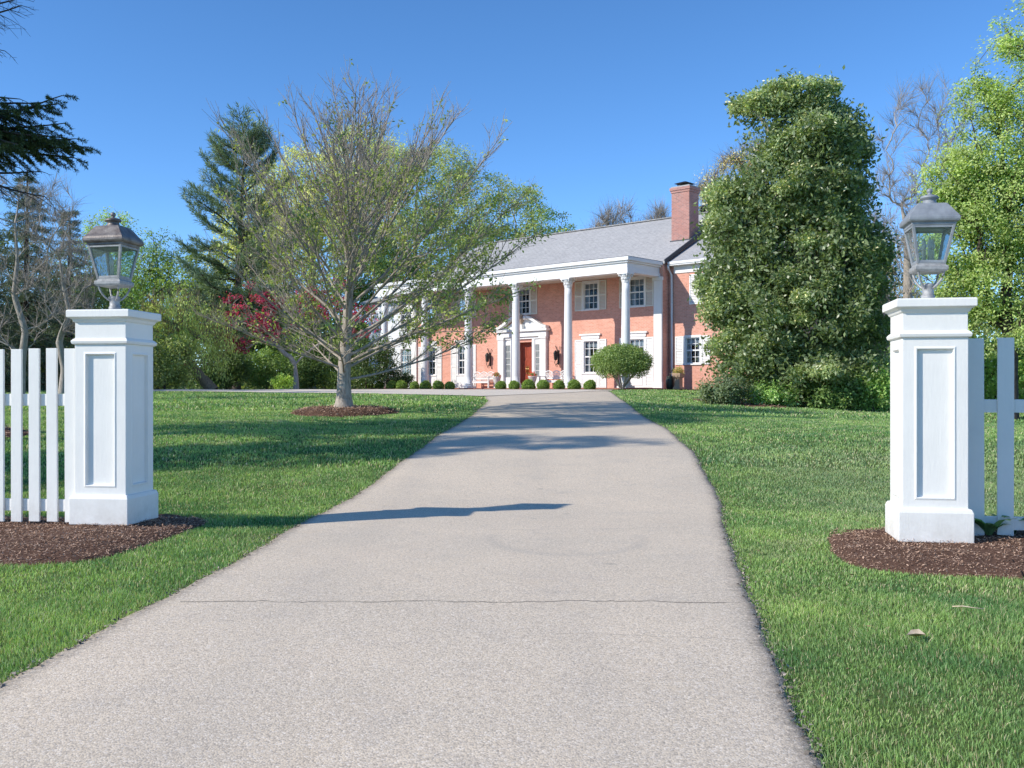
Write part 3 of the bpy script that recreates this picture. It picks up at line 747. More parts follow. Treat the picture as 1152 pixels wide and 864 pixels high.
# portico floor, ceiling, entablature
MB().box(-UL-0.2, 0.0, -0.35, WD-0.001, -0.2, 0.12).build('portico_floor', M['patio'], house, 0.01)
MB().box(-UL-0.1, -0.35, 0.35, WD-0.003, 6.02, 6.06).build('portico_ceiling', M['cream'], house)
PR = -UL-0.4
ent = MB()
ent.box(PR+0.16, -0.16, 0.16, 0.70, 5.845, 6.02); ent.box(PR+0.20, -0.20, 0.20, 0.66, 6.021, 6.33)
ent.box(-0.70, -0.16, 0.701, WD-0.004, 5.845, 6.019); ent.box(-0.66, -0.20, 0.661, WD-0.004, 6.0205, 6.329)
ent.box(PR+0.16, PR+0.70, 0.701, WD-0.004, 5.845, 6.019); ent.box(PR+0.20, PR+0.66, 0.661, WD-0.004, 6.0205, 6.329)
en = ent.build('entablature', M['white_house'], house, 0.006)
cor = MB()
cor.box(PR+0.10, -0.10, 0.10, WD+0.4, 6.331, 6.42); cor.box(PR, 0.0, 0.0, WD+0.38, 6.4205, 6.60)
cor.build('cornice', M['white_house'], en, 0.015)
MB().box(PR+0.02, -0.02, 0.02, WD+0.36, 6.601, 6.625).build('portico_roof', M['flashing'], house)
# columns
def column(x, y):
    m = MB(); pr = []
    for q_ in np.linspace(0, 1, 14): pr.append((0.232-0.045*q_**1.8, 0.42+q_*4.92))
    m.lathe([(0.24, 0.39), (0.245, 0.42)]+pr, 24, (x, y)); o = m.build('column', M['white_house'], house)
    b = MB().box(x-0.32, x+0.32, y-0.32, y+0.32, 0.121, 0.22)
    b.lathe([(0.30, 0.221), (0.318, 0.25), (0.30, 0.285), (0.265, 0.295), (0.26, 0.32), (0.285, 0.335), (0.285, 0.365), (0.255, 0.391)], 24, (x, y)); b.build('base', M['white_house'], o)
    cp = MB().lathe([(0.188, 5.33), (0.205, 5.345), (0.205, 5.37), (0.185, 5.38), (0.19, 5.55), (0.225, 5.70), (0.28, 5.76)], 24, (x, y))
    for tier, (zz, hh, rr) in enumerate(((5.38, 0.17, 0.20), (5.50, 0.20, 0.215))):
        for q_ in range(8):
            a = q_*PI/4+tier*PI/8; ca, sa = math.cos(a), math.sin(a); vs = []
            for tt, r_, wd in ((0, rr, 0.075), (0.5, rr+0.01, 0.085), (0.85, rr+0.05, 0.07), (1.0, rr+0.085, 0.03), (0.86, rr+0.10, 0.02)):
                for s_ in (-1, 1): vs.append((x+ca*r_-sa*wd*s_, y+sa*r_+ca*wd*s_, zz+hh*tt))
            cp.add(vs, [(2*i_, 2*i_+1, 2*i_+3, 2*i_+2) for i_ in range(4)])
    for q_ in range(4):
        a = PI/4+q_*PI/2; ca, sa = math.cos(a), math.sin(a)
        cp.tube([(x+ca*0.24, y+sa*0.24, 5.62), (x+ca*0.31, y+sa*0.31, 5.72), (x+ca*0.36, y+sa*0.36, 5.745), (x+ca*0.355, y+sa*0.355, 5.69), (x+ca*0.325, y+sa*0.325, 5.69)], [0.03, 0.035, 0.04, 0.035, 0.03], 8)
    cp.box(x-0.30, x+0.30, y-0.30, y+0.30, 5.765, 5.843); cp.build('capital', M['white_house'], o, 0.0)
    return o
for q_ in range(6): column(-(0.45+3.68*q_), 0.43)
# roofs
def gable(x0, x1, y0, z0, ry_, rz_, th=0.10):
    m = MB(); y1 = 2*ry_-y0
    v = [(x0, y0, z0), (x1, y0, z0), (x1, ry_, rz_), (x0, ry_, rz_), (x1, y1, z0), (x0, y1, z0)]
    v2 = [(a, b, c_-th) for a, b, c_ in v]
    m.add(v+v2, [(0, 1, 2, 3), (3, 2, 4, 5), (7, 6, 9, 8), (8, 9, 11, 10), (6, 7, 1, 0), (10, 11, 5, 4) if False else (4, 10, 11, 5), (1, 7, 8, 2), (2, 8, 10, 4), (0, 3, 9, 6), (3, 5, 11, 9)])
    return m
roof = gable(-UL-0.35, 0.12, WD-0.03, 6.60, rid_y, rid_z).build('roof', M['shingle'], house)
rake = MB(); 
rake.bar((0.15, WD-0.03, 6.63), (0.15, rid_y, rid_z+0.03), 0.07, 0.16); rake.bar((0.15, rid_y, rid_z+0.03), (0.15, yb, 6.63), 0.07, 0.16)
rake.build('rake_edge', M['flashing'], roof)
MB().bar((-UL-0.35, rid_y, rid_z+0.03), (0.1, rid_y, rid_z+0.03), 0.28, 0.06).build('ridge_cap', M['shingle'], roof)
ch = MB().box(-1.30, -0.18, 5.85, 6.80, 7.4, 10.70); ch.box(-1.34, -0.14, 5.81, 6.84, 10.701, 10.82); ch.box(-1.38, -0.10, 5.77, 6.88, 10.821, 10.98)
cho = ch.build('chimney', M['brick_dark'], roof, 0.006)
MB().box(-1.32, -0.16, 5.83, 6.82, 10.981, 11.05).build('chimney_cap', M['pale_metal'], cho)
fl = MB()
for a, b in ((-1.05, 6.1), (-0.45, 6.1), (-1.05, 6.55), (-0.45, 6.55)): fl.box(a-0.02, a+0.02, b-0.02, b+0.02, 11.04, 11.20)
fl.sqloft([(0.40, 11.20), (0.42, 11.22), (0.30, 11.27), (0.05, 11.36)], (-0.75, 6.32)); fl.build('flue_hood', M['dark_metal'], cho)
MB().box(-1.36, -0.12, 5.78, 5.845, 7.88, 8.12).build('flashing', M['flashing'], roof)
vp = MB().lathe([(0.14, 9.5), (0.14, 10.45), (0.2, 10.46), (0.2, 10.52), (0.14, 10.53), (0.14, 10.6), (0.26, 10.61), (0.2, 10.72), (0.02, 10.78)], 14, (-2.05, 10.3)); vp.build('vent_pipe', M['dark_metal'], roof)
# right wing, set back
WY = 3.65
wops = [(0.95, 1.85, 1.36, 2.72), (1.80, 2.70, 4.42, 5.85), (4.9, 5.8, 1.36, 2.72), (4.9, 5.8, 4.42, 5.85)]
wm = wall_openings(0.001, 6.6, -0.6, 6.42, WY, wops)
wm.add([(6.6, WY, -0.6), (6.6, yb-0.6, -0.6), (6.6, yb-0.6, 6.2), (6.6, rid_y, 9.72), (6.6, WY, 6.42)], [(0, 1, 2, 3, 4)]); wm.build('wing_wall', M['brick'], house)
MB().box(0.1, 6.5, WY+0.7, WY+0.75, -0.2, 6.2).build('wing_dark_backing', M['dark_in'], house)  # dark sheet painted as the right wing's unlit rooms
for a, b, c_, d in wops:
    window((a+b)/2, c_, d, b-a, WY)
    for s_ in (-1, 1):
        e = (a+b)/2+s_*((b-a)/2+0.32); shutter(e-0.25, e+0.25, c_-0.05, d+0.05, WY-0.006, M['white_house'])
MB().box(0.30, 6.7, WY-0.05, WY-0.002, 6.02, 6.40).box(0.16, 6.85, WY-0.38, WY-0.003, 6.401, 6.47).box(0.16, 6.85, WY-0.42, WY-0.26, 6.471, 6.60).build('wing_cornice', M['white_house'], house, 0.006)
gable(0.19, 6.95, WY-0.36, 6.605, rid_y, 9.86).build('wing_roof', M['shingle'], house)
dsp = MB().tube([(0.16, WY-0.36, 6.45), (0.16, WY-0.34, 6.25), (0.2, WY-0.09, 5.95), (0.2, WY-0.08, 5.5), (0.2, WY-0.08, 0.25), (0.22, WY-0.2, 0.1), (0.25, WY-0.45, 0.05)], 0.06, 8); dsp.build('downspout', M['white_house'], house)
# left wing in white clapboard
LY = WD+0.35
lops = [(-20.75, -19.65, 0.95, 2.72), (-22.7, -21.6, 0.95, 2.72), (-20.75, -19.65, 4.0, 5.3)]
lw = wall_openings(-24.0, -UL-0.001, -0.4, 6.0, LY, lops)
lw.add([(-24, LY, -0.4), (-24, LY+8, -0.4), (-24, LY+8, 5.9), (-24, LY+4, 7.6), (-24, LY, 6.0)], [(4, 3, 2, 1, 0)])
for k_ in range(38):
    z_ = 0.2+k_*0.155
    for a, b in ((-24, -22.78), (-21.52, -20.83), (-19.57, -UL-0.002)):
        lw.add([(a, LY-0.022, z_), (b, LY-0.022, z_), (b, LY-0.004, z_+0.155), (a, LY-0.004, z_+0.155)], [(0, 1, 2, 3)])
lw.build('left_wing_wall', M['white_siding'], house)
MB().box(-23.9, -UL-0.1, LY+0.7, LY+0.75, -0.2, 5.9).build('wing_dark_backing', M['dark_in'], house)  # same painted darkness behind the left wing's windows
for a, b, c_, d in lops: window((a+b)/2, c_, d, b-a, LY, cols=4)
gable(-24.4, -UL-0.36, LY-0.4, 5.95, LY+4, 7.75).build('left_wing_roof', M['shingle'], house)
# front door: recessed pair, surround, sidelights, broken pediment
RD = WD+0.45
rv = MB()
rv.box(-UC-DW-0.05, -UC-DW-0.001, WD+0.141, RD, 0.12, 2.83); rv.box(-UC+DW+0.001, -UC+DW+0.05, WD+0.141, RD, 0.12, 2.83); rv.box(-UC-DW-0.05, -UC+DW+0.05, WD+0.141, RD, 2.781, 2.84)
rv.build('door_reveal', M['white_house'], house)
for s_ in (-1, 1):
    xa, xb = (-UC-DW, -UC-0.004) if s_ < 0 else (-UC+0.004, -UC+DW)
    d = MB().box(xa, xb, RD-0.05, RD, 0.125, 2.775); wdt = xb-xa
    for z0_, z1_ in ((0.3, 0.85), (1.0, 1.75), (1.9, 2.6)):
        for e in (0, 1):
            p0 = xa+0.09+e*(wdt/2-0.045); p1 = p0+wdt/2-0.135
            d.box(p0, p1, RD-0.066, RD-0.0505, z0_, z1_); d.box(p0+0.04, p1-0.04, RD-0.075, RD-0.0665, z0_+0.04, z1_-0.04)
    do = d.build('door', M['red_door'], house, 0.006)
    hx = -UC+s_*0.07
    MB().lathe([(0.02, 1.05), (0.02, 1.35)], 10, (hx, RD-0.1)).box(hx-0.03, hx+0.03, RD-0.09, RD-0.076, 0.95, 1.4).build('handle', M['brass'], do)
ds = MB()
yf = WD-0.002
for s_ in (-1, 1):
    def bx(a, b, y0_, z0_, z1_):
        p, q2 = sorted((-UC+s_*a, -UC+s_*b)); ds.box(p, q2, y0_, yf, z0_, z1_)
    bx(DW+0.002, DW+0.20, WD-0.10, 0.12, 2.95)         # inner post
    bx(DW+0.201, DW+0.66, WD-0.05, 0.12, 0.75)         # panel under the sidelight
    bx(DW+0.201, DW+0.66, WD-0.05, 2.62, 2.95)
    bx(DW+0.661, DW+1.12, WD-0.20, 0.40, 2.95)         # outer pilaster
    bx(DW+0.63, DW+1.15, WD-0.23, 0.12, 0.399)
    bx(DW+0.62, DW+1.16, WD-0.24, 2.951, 3.08)
ds.box(-UC-DW-0.618, -UC+DW+0.618, WD-0.12, yf, 2.951, 3.079)
ds.box(-UC-1.92, -UC+1.92, WD-0.22, yf, 3.081, 3.38)
ds.box(-UC-2.05, -UC+2.05, WD-0.36, yf, 3.381, 3.52)
surr = ds.build('door_surround', M['white_house'], house, 0.008)
for s_ in (-1, 1):
    a, b = sorted((-UC+s_*(DW+0.201), -UC+s_*(DW+0.66)))
    sd_ = MB().box(a, a+0.04, WD-0.045, yf, 0.751, 2.619).box(b-0.04, b, WD-0.045, yf, 0.751, 2.619)
    for k_ in range(1, 5): sd_.box(a+0.041, b-0.041, WD-0.04, yf, 0.75+k_*0.374-0.012, 0.75+k_*0.374+0.012)
    so_ = sd_.build('sidelight', M['white_house'], house)
    MB().add([(a, WD-0.015, 0.751), (b, WD-0.015, 0.751), (b, WD-0.015, 2.619), (a, WD-0.015, 2.619)], [(0, 1, 2, 3)]).build('pane', principled('sidelight_glass', (0.30, 0.33, 0.34), (0.2, 0.22, 0.23), 3, 0.1), so_)
pd = MB()
for s_ in (-1, 1):
    prev = None
    for q_ in np.linspace(0, 1, 15):
        xx = -UC+s_*(1.98-1.58*q_); zz = 3.60+0.62*(q_*q_*(3-2*q_)); p = (xx, WD-0.2, zz)
        if prev is not None: pd.bar(prev, p, 0.30, 0.15)
        prev = p
    pd.tube([(-UC+s_*0.40, WD-0.37, 4.17), (-UC+s_*0.40, WD-0.05, 4.17)], 0.13, 14)
vs = [(-UC+s2, WD-0.06, z2) for s2, z2 in ((-1.9, 3.525), (1.9, 3.525), (1.2, 3.72), (0.5, 4.1), (-0.5, 4.1), (-1.2, 3.72))]
pd.add(vs, [(0, 1, 2, 3, 4, 5)])
ped = pd.build('pediment', M['white_house'], house)
MB().box(-UC-0.14, -UC+0.14, WD-0.3, WD-0.07, 3.53, 3.8).build('pedestal', M['white_house'], ped)
MB().lathe([(0.07, 3.8), (0.05, 3.86), (0.13, 3.98), (0.17, 4.1), (0.13, 4.22), (0.07, 4.27), (0.10, 4.31), (0.06, 4.36), (0.02, 4.44)], 16, (-UC, WD-0.19)).build('urn', M['urn_tan'], ped)

# ------------------------------------------------------------------ things in front of the house
def sconce(label, u):
    p = H2W(u, WD-0.006, 0); t = empty('wall_lantern', label, 'wall lantern', (p[0], p[1], ZH), HR, 'wrought iron lanterns beside the front door')
    MB().box(-0.05, 0.05, -0.03, 0, 1.45, 2.25).tube([(0, -0.02, 1.55), (0, -0.22, 1.42), (0, -0.34, 1.55), (0, -0.26, 1.72)], 0.02, 6).tube([(-0.18, -0.06, 2.5), (0, -0.04, 2.1), (0.16, -0.06, 2.45)], 0.022, 6).tube([(-0.16, -0.06, 1.35), (0, -0.04, 1.7), (0.16, -0.06, 1.3)], 0.02, 6).build('bracket', M['dark_metal'], t)
    MB().lathe([(0.05, 1.68), (0.10, 1.72), (0.13, 2.05), (0.15, 2.06), (0.10, 2.16), (0.02, 2.24)], 6, (0, -0.25), False).build('lamp_head', M['dark_metal'], t)
sconce('black iron wall lantern on brick left of the red door', 12.25)
sconce('black iron wall lantern on brick right of the red door', 6.95)

def bench(label, u):
    p = H2W(u, 2.35, 0.121); t = empty('garden_bench', label, 'bench', p, HR, 'white garden benches under the portico')
    W_ = M['white_house']; L = 0.85
    s_ = MB()
    for k_ in range(5): s_.box(-L, L, -0.22+k_*0.095, -0.22+k_*0.095+0.08, 0.40, 0.44)
    s_.box(-L, L, -0.20, -0.17, 0.30, 0.399); s_.build('seat', W_, t)
    b = MB().box(-L, L, 0.255, 0.295, 0.52, 0.57)
    pts = []
    for k_ in range(37):
        xx = -L+2*L*k_/36; pts.append((xx, 0.275, 0.86+0.10*abs(math.sin(3*PI*(xx+L)/(2*L)))))
    b.tube(pts, 0.03, 6)
    for k_ in range(15):
        xx = -L+0.06+k_*(2*L-0.12)/14
        b.bar((xx, 0.275, 0.57), (min(L-0.02, xx+0.18), 0.275, 0.88), 0.016, 0.025); b.bar((xx, 0.275, 0.57), (max(-L+0.02, xx-0.18), 0.275, 0.88), 0.014, 0.025)
    b.build('backrest', W_, t)
    for sx in (-1, 1):
        MB().box(sx*(L-0.035)-0.035, sx*(L-0.035)+0.035, -0.24, -0.17, 0, 0.64).build('leg', W_, t)
        MB().box(sx*(L-0.035)-0.035, sx*(L-0.035)+0.035, 0.24, 0.31, 0, 0.9).build('leg', W_, t)
        MB().box(sx*(L-0.035)-0.04, sx*(L-0.035)+0.04, -0.27, 0.24, 0.641, 0.68).build('armrest', W_, t)
bench('white lattice garden bench left of the front door', 12.35)
bench('white lattice garden bench right of the front door', 6.75)

def leaf_cloud(n, rad, L, W, c1, c2, zmin=None, shell=0.8, sq=(1, 1, 1)):
    d = rand_unit(n); r = rad*(shell+(1-shell)*RNG.uniform(0, 1, n))*(1+0.06*np.sin(d[:, 0]*9)*np.sin(d[:, 1]*8+1)*np.sin(d[:, 2]*7))
    P = d*r[:, None]*np.array(sq)
    if zmin is not None: P[:, 2] = np.maximum(P[:, 2], zmin+RNG.uniform(0, 0.05, n))
    V, Fa = leaf_quads(P, norm(d*0.6+rand_unit(n)), norm(d+rand_unit(n)*0.5), RNG.uniform(0.7, 1.3, n)*L, RNG.uniform(0.7, 1.3, n)*W)
    t = RNG.uniform(0, 1, (n, 1)); c_ = (np.array(c1)*(1-t)+np.array(c2)*t)*RNG.uniform(0.8, 1.2, (n, 1))
    return V, Fa, np.repeat(c_, 4, 0)

def urn_planter(label, u):
    p = H2W(u, 1.75, 0.121); t = empty('urn_planter', label, 'planter', p, HR, 'white urn planters by the front door')
    MB().lathe([(0.17, 0.0), (0.17, 0.06), (0.09, 0.1), (0.08, 0.2), (0.15, 0.3), (0.21, 0.45), (0.24, 0.6), (0.26, 0.62), (0.26, 0.66), (0.2, 0.65)], 18).build('urn', M['urn_white'], t)
    v, f, c_ = leaf_cloud(350, 0.24, 0.07, 0.04, (0.06, 0.11, 0.03), (0.10, 0.16, 0.05), shell=0.4, sq=(1, 1, 0.7))
    v2, f2, c2 = leaf_cloud(90, 0.24, 0.07, 0.06, (0.5, 0.04, 0.03), (0.4, 0.06, 0.1), shell=0.85, sq=(1, 1, 0.8))
    v = np.concatenate([v, v2])+np.array([0, 0, 0.72]); mesh_np('flowers', v, np.concatenate([f, f2+len(c_)]), M['leaf'], t, np.concatenate([c_, c2]))
urn_planter('white urn planter with red flowers left of the red door', 10.5)
urn_planter('white urn planter with red flowers right of the red door', 7.75)

# clipped boxwood balls
BX = []
for q in range(4):
    v, f, c_ = leaf_cloud(3200, 0.30, 0.055, 0.036, (0.075, 0.125, 0.028), (0.15, 0.21, 0.055), -0.2, 0.84)
    nz = 1+0.07*np.sin(v[:, :1]*13+q)*np.cos(v[:, 2:]*11-q*2); v = v*nz
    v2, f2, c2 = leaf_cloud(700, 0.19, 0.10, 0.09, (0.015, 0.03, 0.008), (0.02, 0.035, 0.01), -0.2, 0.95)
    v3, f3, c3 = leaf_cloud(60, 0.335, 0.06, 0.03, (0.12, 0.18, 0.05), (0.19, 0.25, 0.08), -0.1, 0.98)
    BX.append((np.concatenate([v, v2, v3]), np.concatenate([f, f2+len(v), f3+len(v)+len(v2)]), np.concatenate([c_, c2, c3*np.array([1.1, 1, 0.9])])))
BXM = {}
ORD = ['first', 'second', 'third', 'fourth', 'fifth', 'sixth', 'seventh', 'eighth']
def boxwood(u, label):
    q = R.randrange(4)
    if q in BXM: o = BXM[q].copy(); COL.objects.link(o)
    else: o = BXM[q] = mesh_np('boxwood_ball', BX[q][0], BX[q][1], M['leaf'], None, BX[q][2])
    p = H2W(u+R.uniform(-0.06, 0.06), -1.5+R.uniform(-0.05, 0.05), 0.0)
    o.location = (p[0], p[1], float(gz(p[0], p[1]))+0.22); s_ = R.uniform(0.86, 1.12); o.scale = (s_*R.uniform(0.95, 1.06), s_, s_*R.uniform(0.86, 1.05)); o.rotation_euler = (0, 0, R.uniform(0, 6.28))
    tag(o, label, 'boxwood', 'clipped boxwood balls along the front bed')
for k_ in range(7): boxwood(7.17-1.0*k_, '%s clipped boxwood ball right of the brick walk, counted from the walk' % ORD[k_])
for k_ in range(8): boxwood(10.95+1.01*k_, '%s clipped boxwood ball left of the brick walk, counted from the walk' % ORD[k_])
# front bed and brick walk
MB().add([H2W(8.0, -2.3, 0.055), H2W(8.0, -0.34, 0.08), H2W(10.3, -0.34, 0.08), H2W(10.3, -2.3, 0.055)], [(0, 1, 2, 3)]).build('brick_walk', M['patio'])['kind'] = 'structure'
for ua, ub in ((-0.6, 7.95), (10.35, 19.6)):
    P_ = []
    nn = 40
    for k_ in range(nn+1):
        u = ua+(ub-ua)*k_/nn
        for D_ in (-2.05, -1.9, -1.5, -0.9, -0.40): 
            q_ = H2W(u, D_+0.03*math.sin(u*5)); P_.append((q_[0], q_[1], float(gz(q_[0], q_[1]))+(0.01 if D_ < -2 else 0.07)))
    i, j = np.meshgrid(np.arange(4), np.arange(nn)); a = (j*5+i).ravel()
    o = mesh_np('front_bed_mulch', P_, np.stack([a, a+1, a+6, a+5], 1), M['mulch_soil']); tag(o, kind='structure')
P_ = []
for k_ in range(25):
    u = 0.0-k_*6.6/24
    for D_ in (1.1, 1.4, 2.4, 3.62): q_ = H2W(u, D_); P_.append((q_[0], q_[1], max(float(gz(q_[0], q_[1])), 0)+(0.01 if D_ < 1.2 else 0.06)))
i, j = np.meshgrid(np.arange(3), np.arange(24)); a = (j*4+i).ravel()
tag(mesh_np('wing_bed_mulch', P_, np.stack([a, a+1, a+5, a+4], 1), M['mulch_soil']), kind='structure')

# ------------------------------------------------------------------ trees
def tubes(chains, rad, sides_fn):
    Vs, Fs = [], []; off = 0
    for ch in chains:
        P = ch[0]; r = ch[1]; n = sides_fn(r.max())
        T = np.gradient(P, axis=0); T = norm(T)
        ref = np.array([0.31, 0.95, 0.05]) if abs(T[0][1]) < 0.8 else np.array([1.0, 0.1, 0.0])
        A = norm(np.cross(T, ref)); B = np.cross(T, A)
        th = np.arange(n)*2*PI/n
        ring = P[:, None, :]+(A[:, None, :]*np.cos(th)[None, :, None]+B[:, None, :]*np.sin(th)[None, :, None])*r[:, None, None]
        m = len(P); Vs.append(ring.reshape(-1, 3))
        i, j = np.meshgrid(np.arange(n), np.arange(m-1)); i2 = (i+1) % n
        Fs.append(np.stack([j*n+i, j*n+i2, (j+1)*n+i2, (j+1)*n+i], -1).reshape(-1, 4)+off); off += m*n
    return np.concatenate(Vs), np.concatenate(Fs)

def lobes_sample(lobes, n, shell):
    w_ = np.array([l[6] if len(l) > 6 else l[3]*l[5] for l in lobes]); w_ = w_/w_.sum()
    idx = RNG.choice(len(lobes), n, p=w_); Lb = np.array([l[:6] for l in lobes])[idx]
    d = rand_unit(n); r = (RNG.uniform(0, 1, n)**(1/3))*(1-shell)+shell*RNG.uniform(0.82, 1.05, n)
    return Lb[:, :3]+d*r[:, None]*Lb[:, 3:6]

def skeleton(trunk, targets, k=0.35, rise=0.3, bend=0.25, jit=0.05, tip_r=0.01, expo=2.2, trunk_r=None, seg=0.45, start=1, droop=0.0):
    """grow limbs from the trunk polyline to every target"""
    trunk = np.asarray(trunk, float)
    nodes = [p for p in trunk]; par = [-1]+list(range(len(trunk)-1)); plen = [0.0]
    for q in range(1, len(trunk)): plen.append(plen[-1]+np.linalg.norm(trunk[q]-trunk[q-1]))
    chains = [list(range(len(trunk)))]
    base = trunk[min(start, len(trunk)-1)]
    order = np.argsort(np.linalg.norm(targets-base, axis=1)+RNG.normal(0, 0.3, len(targets)))
    cap = len(trunk)+len(targets)*14; NP = np.zeros((cap, 3)); NP[:len(trunk)] = trunk; PLn = np.zeros(cap); PLn[:len(trunk)] = plen; cnt = len(trunk)
    PLn[:start] += 1e3
    for t in order:
        T = targets[t]; dv = T-NP[:cnt]; dist = np.linalg.norm(dv, axis=1); hor = np.hypot(dv[:, 0], dv[:, 1])
        cost = dist+k*PLn[:cnt]+np.maximum(0, rise*hor-dv[:, 2])*1.2
        b = int(np.argmin(cost)); D = dist[b]
        if D < 0.05: continue
        p0 = NP[b]; pd_ = NP[b]-NP[par[b]] if par[b] >= 0 else np.array([0, 0, 1.0]); pd_ = pd_/max(np.linalg.norm(pd_), 1e-6)
        td = dv[b]/D; c_ = p0+(td*(1-bend)+pd_*bend*0.7+np.array([0, 0, bend*0.4-droop]))*D*0.5
        m = int(np.clip(round(D/seg), 2, 12)); ch = [b]
        for s_ in range(1, m+1):
            u = s_/m; p = (1-u)**2*p0+2*u*(1-u)*c_+u*u*T
            if s_ < m: p = p+RNG.normal(0, jit*min(D, 1.5)/m**0.5, 3)
            if cnt >= cap: break
            NP[cnt] = p; PLn[cnt] = PLn[ch[-1]]+np.linalg.norm(p-NP[ch[-1]]); par.append(ch[-1]); ch.append(cnt); cnt += 1
        chains.append(ch)
    NP = NP[:cnt]
    acc = np.zeros(cnt); child = np.zeros(cnt)
    for q in range(1, cnt): child[par[q]] += 1
    acc[child == 0] = tip_r**expo
    for q in range(cnt-1, 0, -1):
        acc[par[q]] += acc[q]
    # trunk nodes were added first, so indices below their descendants: one pass is enough
    rad = np.maximum(acc, tip_r**expo)**(1/expo)
    if trunk_r is not None:
        nt_ = len(trunk); f_ = trunk_r/rad[0]
        rad = rad*np.where(rad > tip_r*2, f_**np.clip((rad-tip_r)/(rad[0]-tip_r+1e-9), 0, 1), 1.0)
    out = []
    for ci, ch in enumerate(chains):
        r = rad[ch].copy()
        if ci > 0: r[0] = min(r[0], r[1]*1.25)
        if len(ch) > 1: r[-1] *= 0.6
        out.append((NP[ch], r))
    return out, NP, rad, par, child

def sides(r): return 3 if r < 0.018 else (5 if r < 0.05 else (8 if r < 0.12 else 14))

